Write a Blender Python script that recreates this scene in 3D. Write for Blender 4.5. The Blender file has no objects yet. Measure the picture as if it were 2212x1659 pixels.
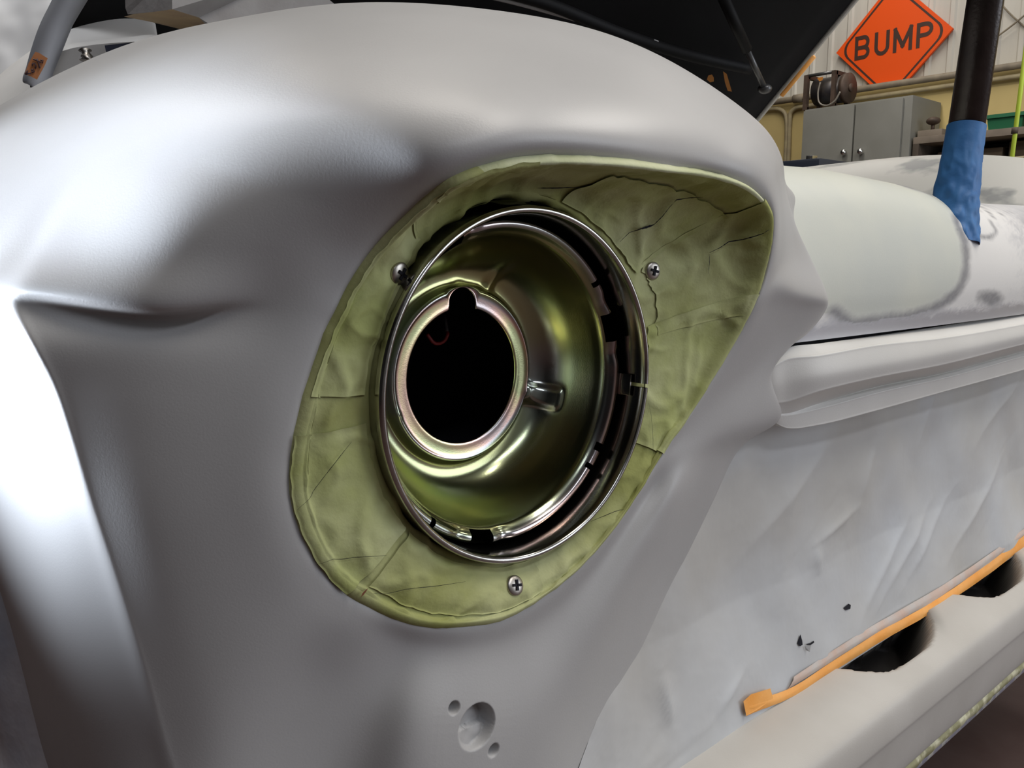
import bpy, bmesh, math, random
import numpy as np
from mathutils import Vector, Matrix, noise
random.seed(7); np.random.seed(7)
S = bpy.context.scene
COL = S.collection
PI = math.pi

# ------------------------------------------------------------------ camera
# car frame: X = across the nose (to the car's left), Y = towards the car's rear, Z = up, headlight axis along -Y
F, CX, CY = 1800.0, 1106.0, 829.5
PITCH, AZ = math.radians(9.0), math.radians(49.0)
CD = np.array([math.cos(AZ)*math.cos(PITCH), math.sin(AZ)*math.cos(PITCH), -math.sin(PITCH)])
CR = np.array([math.sin(AZ), -math.cos(AZ), 0.0])
CU = np.cross(CR, CD)
CP = np.array([-0.286, -0.327, 0.718])
cam = bpy.data.cameras.new('camera'); co = bpy.data.objects.new('camera', cam); COL.objects.link(co)
cam.sensor_width = 36.0; cam.lens = 36.0*F/2212.0; cam.clip_start = 0.01; cam.clip_end = 100
co.matrix_world = Matrix(((CR[0], CU[0], -CD[0], CP[0]), (CR[1], CU[1], -CD[1], CP[1]), (CR[2], CU[2], -CD[2], CP[2]), (0, 0, 0, 1)))
S.camera = co
cam.dof.use_dof = False

# ------------------------------------------------------------------ world, lamps, exposure
S.view_settings.view_transform = 'Standard'; S.view_settings.look = 'None'
S.view_settings.exposure = -0.1; S.view_settings.gamma = 1.0; S.view_settings.use_curve_mapping = False
W = bpy.data.worlds.new('world'); S.world = W; W.use_nodes = True
W.node_tree.nodes['Background'].inputs[0].default_value = (0.75, 0.85, 1.0, 1)
W.node_tree.nodes['Background'].inputs[1].default_value = 0.3

def area(name, loc, target, sx, sy, power, color=(1, 1, 1)):
    l = bpy.data.lights.new(name, 'AREA'); l.shape = 'RECTANGLE'; l.size = sx; l.size_y = sy
    l.energy = power; l.color = color
    o = bpy.data.objects.new(name, l); COL.objects.link(o); o.location = loc
    d = Vector(target) - Vector(loc); o.rotation_euler = d.to_track_quat('-Z', 'Y').to_euler()
    return o
# fluorescent strips under the shop ceiling, the last two added as fill
area('ceiling_lamp', (0.9, -1.2, 3.8), (0.9, -1.2, 0), 0.5, 2.6, 75, (1.0, 0.94, 0.86))
area('ceiling_lamp', (3.2, -0.6, 3.8), (3.2, -0.6, 0), 0.5, 2.6, 90, (1.0, 0.95, 0.88))
area('ceiling_lamp', (0.7, 1.6, 3.8), (0.7, 1.6, 0), 0.5, 2.6, 45, (1.0, 0.94, 0.86))
area('ceiling_lamp', (4.3, 2.6, 3.8), (4.9, 2.6, 0), 0.5, 2.6, 60, (1.0, 0.94, 0.85))
area('ceiling_lamp', (-0.9, 2.5, 3.8), (-0.9, 2.5, 0), 0.5, 2.6, 45, (0.95, 0.97, 1.0))  # added fill to lift the cowl and sheet behind the fender
area('ceiling_lamp', (-0.3, -3.2, 3.6), (-0.3, -3.2, 0), 2.6, 0.5, 55, (0.86, 0.90, 1.0))  # added cool fill for the fender's left face
# unseen fill light added ahead of the car to brighten its front
area('door_daylight', (3.0, -4.6, 1.6), (0.6, 0, 0.75), 4.6, 3.0, 165, (0.85, 0.91, 1.0))
# LED work lamp standing beside the fender
wl_ = area('work_lamp', (-0.68, 0.66, 0.69), (-0.22, 0.13, 0.715), 0.24, 0.24, 1.8, (0.80, 0.88, 1.0)); wl_.data.spread = math.radians(18.5)

# ------------------------------------------------------------------ helpers
def ray(px, py): return CD + CR*((px-CX)/F) + CU*((CY-py)/F)
def aty(px, py, Y):
    v = ray(px, py); return CP + v*((Y-CP[1])/v[1])
def atx(px, py, X):
    v = ray(px, py); return CP + v*((X-CP[0])/v[0])
def atd(px, py, z): return CP + ray(px, py)*z
class P3(tuple): pass
def w(x, y, z): return P3((x, y, z))
def ex(px, py, X): return P3(atx(px, py, X))
def pt(a):
    if isinstance(a, P3): return np.array(a, float)
    return aty(*a)

def setp(o, label=None, cat=None, group=None, kind=None):
    if label: o['label'] = label
    if cat: o['category'] = cat
    if group: o['group'] = group
    if kind: o['kind'] = kind
    return o
def empty(name, loc=(0, 0, 0), label=None, cat=None, group=None):
    o = bpy.data.objects.new(name, None); COL.objects.link(o); o.location = loc
    return setp(o, label, cat, group)
def link(name, me, mat, parent=None, smooth=True):
    if mat is not None and len(me.materials) == 0: me.materials.append(mat)
    if smooth:
        me.polygons.foreach_set('use_smooth', [True]*len(me.polygons))
    o = bpy.data.objects.new(name, me); COL.objects.link(o)
    if parent is not None:
        o.parent = parent
        loc = parent.location if parent.parent is None else Vector((0, 0, 0))
        o.matrix_parent_inverse = Matrix.Translation(-loc)
    return o
def mesh(name, V, Fc, mat, parent=None, smooth=True):
    me = bpy.data.meshes.new(name); me.from_pydata([tuple(v) for v in V], [], [tuple(f) for f in Fc]); me.update()
    return link(name, me, mat, parent, smooth)
def from_bm(name, bm, mat, parent=None, smooth=True, angle=None):
    me = bpy.data.meshes.new(name); bm.to_mesh(me); bm.free()
    o = link(name, me, mat, parent, smooth)
    if smooth and angle:
        bmx = bmesh.new(); bmx.from_mesh(me)
        for e in bmx.edges:
            if len(e.link_faces) == 2 and e.calc_face_angle(0) > math.radians(angle): e.smooth = False
        bmx.to_mesh(me); bmx.free()
    return o
def box(bm, c, s, rot=None, bevel=0):
    m = Matrix.Translation(Vector(c))
    if rot is not None: m = m @ rot
    r = bmesh.ops.create_cube(bm, size=1.0, matrix=m @ Matrix.Diagonal((s[0], s[1], s[2], 1)))
    if bevel:
        es = list({e for v in r['verts'] for e in v.link_edges})
        bmesh.ops.bevel(bm, geom=es, offset=bevel, segments=2, affect='EDGES', profile=0.7)
def obox(name, c, s, mat, parent=None, rot=None, bevel=0.004):
    bm = bmesh.new(); box(bm, c, s, rot, bevel); return from_bm(name, bm, mat, parent, True, 35)
def catmull(C, n, closed=False):
    """C: (k, ...) control rows -> n samples per span along axis 0"""
    C = np.asarray(C, float); k = len(C); out = []
    spans = k if closed else k-1
    for i in range(spans):
        if closed: p0, p1, p2, p3 = C[(i-1) % k], C[i], C[(i+1) % k], C[(i+2) % k]
        else: p0, p1, p2, p3 = C[max(i-1, 0)], C[i], C[i+1], C[min(i+2, k-1)]
        if not closed and i == 0: p0 = 2*p1-p2
        if not closed and i == k-2: p3 = 2*p2-p1
        def tt(a, b): return np.maximum(np.sqrt(np.linalg.norm(b-a, axis=-1, keepdims=True)), 1e-5)
        t01, t12, t23 = tt(p0, p1), tt(p1, p2), tt(p2, p3)
        m1 = (p2-p1 + t12*((p1-p0)/t01 - (p2-p0)/(t01+t12)))
        m2 = (p2-p1 + t12*((p3-p2)/t23 - (p3-p1)/(t12+t23)))
        for j in range(n):
            t = j/n
            out.append((2*t**3-3*t*t+1)*p1 + (t**3-2*t*t+t)*m1 + (-2*t**3+3*t*t)*p2 + (t**3-t*t)*m2)
    if not closed: out.append(C[-1])
    return np.array(out)
def gridfaces(nu, nv, cu=False, cv=False):
    f = []
    for i in range(nu if cu else nu-1):
        for j in range(nv if cv else nv-1):
            a, b = i, (i+1) % nu; c, d = j, (j+1) % nv
            f.append((a*nv+c, b*nv+c, b*nv+d, a*nv+d))
    return f
def smoothgrid(G, it, cu=False, lock=()):
    for _ in range(it):
        H = G.copy()
        if cu: up, dn = np.roll(G, -1, 0), np.roll(G, 1, 0)
        else:
            up = np.concatenate([G[1:], G[-1:]]); dn = np.concatenate([G[:1], G[:-1]])
        H[:, 1:-1] = 0.5*G[:, 1:-1] + 0.125*(up[:, 1:-1]+dn[:, 1:-1]+G[:, 2:]+G[:, :-2])
        if not cu: H[0], H[-1] = G[0], G[-1]
        for l in lock: H[:, l] = G[:, l]
        G = H
    return G
def normals(G, cu=False):
    if cu: du = np.roll(G, -1, 0)-np.roll(G, 1, 0)
    else: du = np.gradient(G, axis=0)
    dv = np.gradient(G, axis=1)
    n = np.cross(du, dv); return n/np.maximum(np.linalg.norm(n, axis=-1, keepdims=True), 1e-12)
def lathe(prof, axis_o, n=128, closed_prof=False, hole=None):
    """prof (r, y) around the Y axis through axis_o; angle 0 = +X, 90deg = +Z. hole(angle_deg, j)-> drop face"""
    k = len(prof); V = []
    for i in range(n):
        a = 2*PI*i/n
        for r, y in prof: V.append((axis_o[0]+r*math.cos(a), axis_o[1]+y, axis_o[2]+r*math.sin(a)))
    Fc = []
    for i in range(n):
        for j in range(k if closed_prof else k-1):
            if hole and hole(360*(i+0.5)/n, j): continue
            a, b, c, d = i, (i+1) % n, j, (j+1) % k
            Fc.append((a*k+c, a*k+d, b*k+d, b*k+c))
    return V, Fc
def tube(path, r, n=8, closed=False, cap=True):
    path = [Vector(p) for p in path]; V = []; Fc = []; k = len(path)
    rs = r if isinstance(r, (list, tuple)) else [r]*k
    up = Vector((0.1, 0.2, 1)).normalized()
    for i, p in enumerate(path):
        t = (path[min(i+1, k-1)]-path[max(i-1, 0)]).normalized()
        a = t.cross(up)
        if a.length < 1e-4: a = t.cross(Vector((1, 0, 0)))
        a.normalize(); b = a.cross(t)
        for j in range(n):
            V.append(p + (a*math.cos(2*PI*j/n)+b*math.sin(2*PI*j/n))*rs[i])
    for i in range(k-1):
        for j in range(n):
            Fc.append((i*n+j, i*n+(j+1) % n, (i+1)*n+(j+1) % n, (i+1)*n+j))
    if cap: Fc.append(tuple(range(n))[::-1]); Fc.append(tuple((k-1)*n+j for j in range(n)))
    return V, Fc
def addto(L, VF):
    o = len(L[0]); L[0].extend(VF[0]); L[1].extend([tuple(i+o for i in f) for f in VF[1]])
def nz(x, y, z=0.0, s=1.0): return noise.noise(Vector((x*s, y*s, z*s)))
def fbm(x, y, z, s, o=4): return noise.fractal(Vector((x*s, y*s, z*s)), 1.0, 2.0, o)

# ------------------------------------------------------------------ materials
def mat(name, col, rough=0.5, metal=0.0, spec=0.5, var=None, vscale=8, bump=None, coat=0.0, ramp=None, vdetail=4, stretch=None):
    """var: second colour mixed in by noise; bump: (scale, strength, distance)"""
    m = bpy.data.materials.new(name); m.use_nodes = True
    nt = m.node_tree; b = nt.nodes['Principled BSDF']
    b.inputs['Base Color'].default_value = (*col, 1); b.inputs['Roughness'].default_value = rough
    b.inputs['Metallic'].default_value = metal; b.inputs['Specular IOR Level'].default_value = spec
    b.inputs['Coat Weight'].default_value = coat
    tc = nt.nodes.new('ShaderNodeTexCoord'); src = tc.outputs['Object']
    if stretch:
        mp = nt.nodes.new('ShaderNodeMapping'); mp.inputs['Scale'].default_value = stretch
        nt.links.new(src, mp.inputs['Vector']); src = mp.outputs['Vector']
    if var is not None:
        n = nt.nodes.new('ShaderNodeTexNoise'); n.inputs['Scale'].default_value = vscale; n.inputs['Detail'].default_value = vdetail
        r = nt.nodes.new('ShaderNodeValToRGB'); lo, hi = ramp or (0.35, 0.65)
        r.color_ramp.elements[0].position = lo; r.color_ramp.elements[1].position = hi
        r.color_ramp.elements[0].color = (*col, 1); r.color_ramp.elements[1].color = (*var, 1)
        nt.links.new(src, n.inputs['Vector']); nt.links.new(n.outputs['Fac'], r.inputs['Fac'])
        nt.links.new(r.outputs['Color'], b.inputs['Base Color'])
    if bump:
        n2 = nt.nodes.new('ShaderNodeTexNoise'); n2.inputs['Scale'].default_value = bump[0]; n2.inputs['Detail'].default_value = 3
        bp = nt.nodes.new('ShaderNodeBump'); bp.inputs['Strength'].default_value = bump[1]; bp.inputs['Distance'].default_value = bump[2]
        nt.links.new(src, n2.inputs['Vector']); nt.links.new(n2.outputs['Fac'], bp.inputs['Height'])
        nt.links.new(bp.outputs['Normal'], b.inputs['Normal'])
    return m
def attr_mix(m, attr, col2, rough2=None, metal2=None):
    """blend the material towards col2 where the vertex attribute says so"""
    nt = m.node_tree; b = nt.nodes['Principled BSDF']
    a = nt.nodes.new('ShaderNodeAttribute'); a.attribute_name = attr
    mx = nt.nodes.new('ShaderNodeMix'); mx.data_type = 'RGBA'
    if b.inputs['Base Color'].is_linked:
        nt.links.new(b.inputs['Base Color'].links[0].from_socket, mx.inputs[6])
    else: mx.inputs[6].default_value = b.inputs['Base Color'].default_value
    mx.inputs[7].default_value = (*col2, 1)
    nt.links.new(a.outputs['Fac'], mx.inputs[0]); nt.links.new(mx.outputs[2], b.inputs['Base Color'])
    for sock, v in (('Roughness', rough2), ('Metallic', metal2)):
        if v is None: continue
        mm = nt.nodes.new('ShaderNodeMix'); mm.data_type = 'FLOAT'
        if b.inputs[sock].is_linked: nt.links.new(b.inputs[sock].links[0].from_socket, mm.inputs[2])
        else: mm.inputs[2].default_value = b.inputs[sock].default_value
        mm.inputs[3].default_value = v
        nt.links.new(a.outputs['Fac'], mm.inputs[0]); nt.links.new(mm.outputs[0], b.inputs[sock])
def setattr_v(o, name, vals):
    at = o.data.attributes.new(name, 'FLOAT', 'POINT'); at.data.foreach_set('value', np.asarray(vals, np.float32))

M = {}
M['primer'] = mat('grey_primer', (0.40, 0.395, 0.39), 0.42, 0, 0.5, (0.43, 0.425, 0.42), 9, (900, 0.10, 0.0006))
M['primer_light'] = mat('light_primer', (0.62, 0.61, 0.58), 0.45, 0, 0.4, (0.66, 0.65, 0.62), 12, (900, 0.10, 0.0006))
M['nose'] = mat('sanded_filler', (0.56, 0.58, 0.53), 0.5, 0, 0.4, (0.62, 0.63, 0.55), 9, (700, 0.1, 0.0006))
attr_mix(M['nose'], 'white', (0.74, 0.73, 0.71), 0.45)
attr_mix(M['nose'], 'ring', (0.25, 0.25, 0.26), 0.45)
attr_mix(M['nose'], 'bare', (0.55, 0.56, 0.60), 0.38, 0.75)
attr_mix(M['nose'], 'primed', (0.52, 0.51, 0.50), 0.42)
M['valance'] = mat('valance_primer', (0.46, 0.44, 0.405), 0.5, 0, 0.4, (0.50, 0.48, 0.445), 14, (900, 0.12, 0.0006))
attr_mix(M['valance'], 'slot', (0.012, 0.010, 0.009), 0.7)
M['black'] = mat('black_underside', (0.006, 0.006, 0.0065), 0.6, 0, 0.2, (0.010, 0.010, 0.011), 6)
M['navy'] = mat('navy_shadowed_steel', (0.03, 0.034, 0.055), 0.5, 0, 0.4)
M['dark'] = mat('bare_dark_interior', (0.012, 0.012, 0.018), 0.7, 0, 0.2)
M['tape'] = mat('green_crepe_tape', (0.33, 0.345, 0.115), 0.75, 0, 0.2, (0.50, 0.515, 0.265), 16, (420, 0.25, 0.001), vdetail=6)
M['tape2'] = mat('green_crepe_tape_fresh', (0.39, 0.42, 0.155), 0.75, 0, 0.2, (0.54, 0.56, 0.30), 20, (420, 0.25, 0.001), vdetail=6)
M['tape_lip'] = mat('green_tape_pale', (0.48, 0.51, 0.28), 0.65, 0, 0.35, (0.56, 0.58, 0.38), 40, (420, 0.25, 0.001))
M['chrome'] = mat('scuffed_chrome', (0.50, 0.49, 0.47), 0.16, 1.0, 0.5, (0.36, 0.35, 0.32), 60, (300, 0.08, 0.0005))
M['screw'] = mat('dull_steel_screw', (0.45, 0.42, 0.38), 0.35, 1.0)
M['paper'] = mat('masking_paper', (0.56, 0.58, 0.60), 0.48, 0, 0.4, (0.48, 0.47, 0.445), 5, (28, 0.22, 0.006))
M['orange'] = mat('orange_masking_tape', (0.88, 0.36, 0.06), 0.55, 0, 0.4, (0.93, 0.45, 0.12), 30, (300, 0.15, 0.001))
M['orange_pale'] = mat('orange_tape_oversprayed', (0.62, 0.45, 0.36), 0.55, 0, 0.4, (0.58, 0.53, 0.49), 40, (300, 0.15, 0.001))
M['bluetape'] = mat('blue_masking_tape', (0.035, 0.145, 0.38), 0.5, 0, 0.4, (0.055, 0.20, 0.47), 30, (300, 0.15, 0.001))
M['post'] = mat('dark_brown_steel', (0.030, 0.022, 0.020), 0.28, 0.3, 0.5, (0.045, 0.034, 0.030), 40, (260, 0.25, 0.001))
M['sheet'] = mat('plastic_sheet', (0.62, 0.63, 0.65), 0.5, 0, 0.4, (0.55, 0.55, 0.55), 3)
M['white'] = mat('white_masking', (0.72, 0.71, 0.69), 0.5, 0, 0.4, (0.66, 0.65, 0.63), 8)
M['greyrim'] = mat('grey_primed_rim', (0.30, 0.31, 0.34), 0.5, 0, 0.4)
M['bluefilm'] = mat('blue_grey_film', (0.42, 0.47, 0.56), 0.4, 0, 0.5, (0.75, 0.78, 0.82), 14, (40, 0.3, 0.006), vdetail=6)
M['tan'] = mat('tan_torn_board', (0.50, 0.38, 0.22), 0.7, 0, 0.2, (0.42, 0.31, 0.20), 30)
M['greyboard'] = mat('grey_oversprayed_board', (0.27, 0.255, 0.25), 0.65, 0, 0.3, (0.32, 0.31, 0.305), 25, (120, 0.3, 0.002))
M['ink'] = mat('dark_ink', (0.05, 0.02, 0.025), 0.6)

def zinc():
    m = bpy.data.materials.new('yellow_zinc_plate'); m.use_nodes = True; nt = m.node_tree; b = nt.nodes['Principled BSDF']
    b.inputs['Metallic'].default_value = 1.0; b.inputs['Roughness'].default_value = 0.2
    tc = nt.nodes.new('ShaderNodeTexCoord')
    n = nt.nodes.new('ShaderNodeTexNoise'); n.inputs['Scale'].default_value = 16; n.inputs['Detail'].default_value = 2
    at = nt.nodes.new('ShaderNodeAttribute'); at.attribute_name = 'film'
    ad = nt.nodes.new('ShaderNodeMath'); ad.operation = 'MULTIPLY_ADD'; ad.inputs[1].default_value = 0.42
    r = nt.nodes.new('ShaderNodeValToRGB'); cr = r.color_ramp
    stops = [(0.0, (0.56, 0.48, 0.22)), (0.16, (0.50, 0.46, 0.17)), (0.30, (0.42, 0.42, 0.20)), (0.44, (0.34, 0.38, 0.24)), (0.54, (0.36, 0.38, 0.36)), (0.64, (0.43, 0.38, 0.38)), (0.76, (0.62, 0.42, 0.36)), (0.90, (0.64, 0.52, 0.32)), (1.0, (0.50, 0.54, 0.30))]
    cr.elements[0].position = stops[0][0]; cr.elements[0].color = (*stops[0][1], 1)
    cr.elements[1].position = 1.0; cr.elements[1].color = (*stops[-1][1], 1)
    for p, c in stops[1:-1]:
        e = cr.elements.new(p); e.color = (*c, 1)
    nt.links.new(tc.outputs['Object'], n.inputs['Vector']); nt.links.new(n.outputs['Fac'], ad.inputs[0]); nt.links.new(at.outputs['Fac'], ad.inputs[2])
    nt.links.new(ad.outputs[0], r.inputs['Fac']); nt.links.new(r.outputs['Color'], b.inputs['Base Color'])
    n2 = nt.nodes.new('ShaderNodeTexNoise'); n2.inputs['Scale'].default_value = 1500
    bp = nt.nodes.new('ShaderNodeBump'); bp.inputs['Strength'].default_value = 0.06; bp.inputs['Distance'].default_value = 0.0004
    nt.links.new(tc.outputs['Object'], n2.inputs['Vector']); nt.links.new(n2.outputs['Fac'], bp.inputs['Height']); nt.links.new(bp.outputs['Normal'], b.inputs['Normal'])
    return m
M['zinc'] = zinc()

# ------------------------------------------------------------------ room shell
WX = 6.0
M['wall_white'] = mat('white_metal_wall', (0.55, 0.53, 0.48), 0.5, 0, 0.4, (0.48, 0.46, 0.42), 3, stretch=(1, 3, 0.3))
M['wall_yellow'] = mat('yellow_wall', (0.58, 0.46, 0.20), 0.7, 0, 0.3, (0.52, 0.41, 0.18), 3)
M['wall_grey'] = mat('grey_shop_wall', (0.20, 0.20, 0.20), 0.8, 0, 0.2)
M['wall_dark'] = mat('dark_painted_wall', (0.035, 0.034, 0.034), 0.8, 0, 0.2)
M['floor'] = mat('red_brown_floor', (0.065, 0.035, 0.032), 0.55, 0, 0.4, (0.095, 0.06, 0.055), 6, (40, 0.2, 0.004))
M['ceil'] = mat('ceiling_liner', (0.45, 0.45, 0.44), 0.8, 0, 0.2)
ZSEAM = float(atx(1645, 222, WX)[2])
def struct(name, c, s, m): return setp(obox(name, c, s, m, None, None, 0), kind='structure')
struct('floor', (0.5, 2.5, -0.05), (11.4, 15.2, 0.1), M['floor'])
struct('ceiling', (0.5, 2.5, 4.55), (11.4, 15.2, 0.1), M['ceil'])
struct('wall_right', (-5.1, 2.5, 2.25), (0.2, 15.2, 4.5), M['wall_dark'])
struct('wall_back', (0.5, 10.0, 2.25), (11.0, 0.2, 4.5), M['wall_dark'])
struct('wall_front', (0.5, -5.0, 2.25), (11.0, 0.2, 4.5), M['wall_grey'])
wl = struct('wall_left', (WX+0.22, 2.5, 2.25), (0.2, 15.2, 4.5), M['wall_white'])
struct('wall_left_lower', (WX+0.03, 2.5, ZSEAM/2), (0.06, 15.2, ZSEAM), M['wall_yellow'])
# ribbed white metal panels above the seam
def wall_panel(y0, wd):
    n = 6; V = []; Fc = []
    prof = []
    for i in range(n):
        a = y0 + wd*i/n; s = wd/n
        prof += [(a, 0.004), (a+s*0.66, 0.004), (a+s*0.74, 0.016), (a+s*0.92, 0.016)]
    prof += [(y0+wd-0.006, 0.004), (y0+wd-0.006, 0.0)]
    for y, t in prof:
        V.append((WX+0.12-t, y, ZSEAM-0.3)); V.append((WX+0.12-t, y, 4.5))
    for i in range(len(prof)-1): Fc.append((2*i, 2*i+2, 2*i+3, 2*i+1))
    return mesh('wall_panel', V, Fc, M['wall_white'], wl, False)
for k in range(9): wall_panel(-1.0+0.91*k, 0.91)
M['pipe'] = mat('dusty_pipe', (0.19, 0.16, 0.12), 0.6, 0, 0.3, (0.26, 0.22, 0.16), 12)
M['conduit'] = mat('painted_conduit', (0.40, 0.34, 0.20), 0.6, 0, 0.3, (0.30, 0.25, 0.16), 12)

# ------------------------------------------------------------------ the car
car = empty('car', (0.65, 1.5, 0.0), 'old car in grey primer with masked headlight and raised black hood', 'car')

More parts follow.
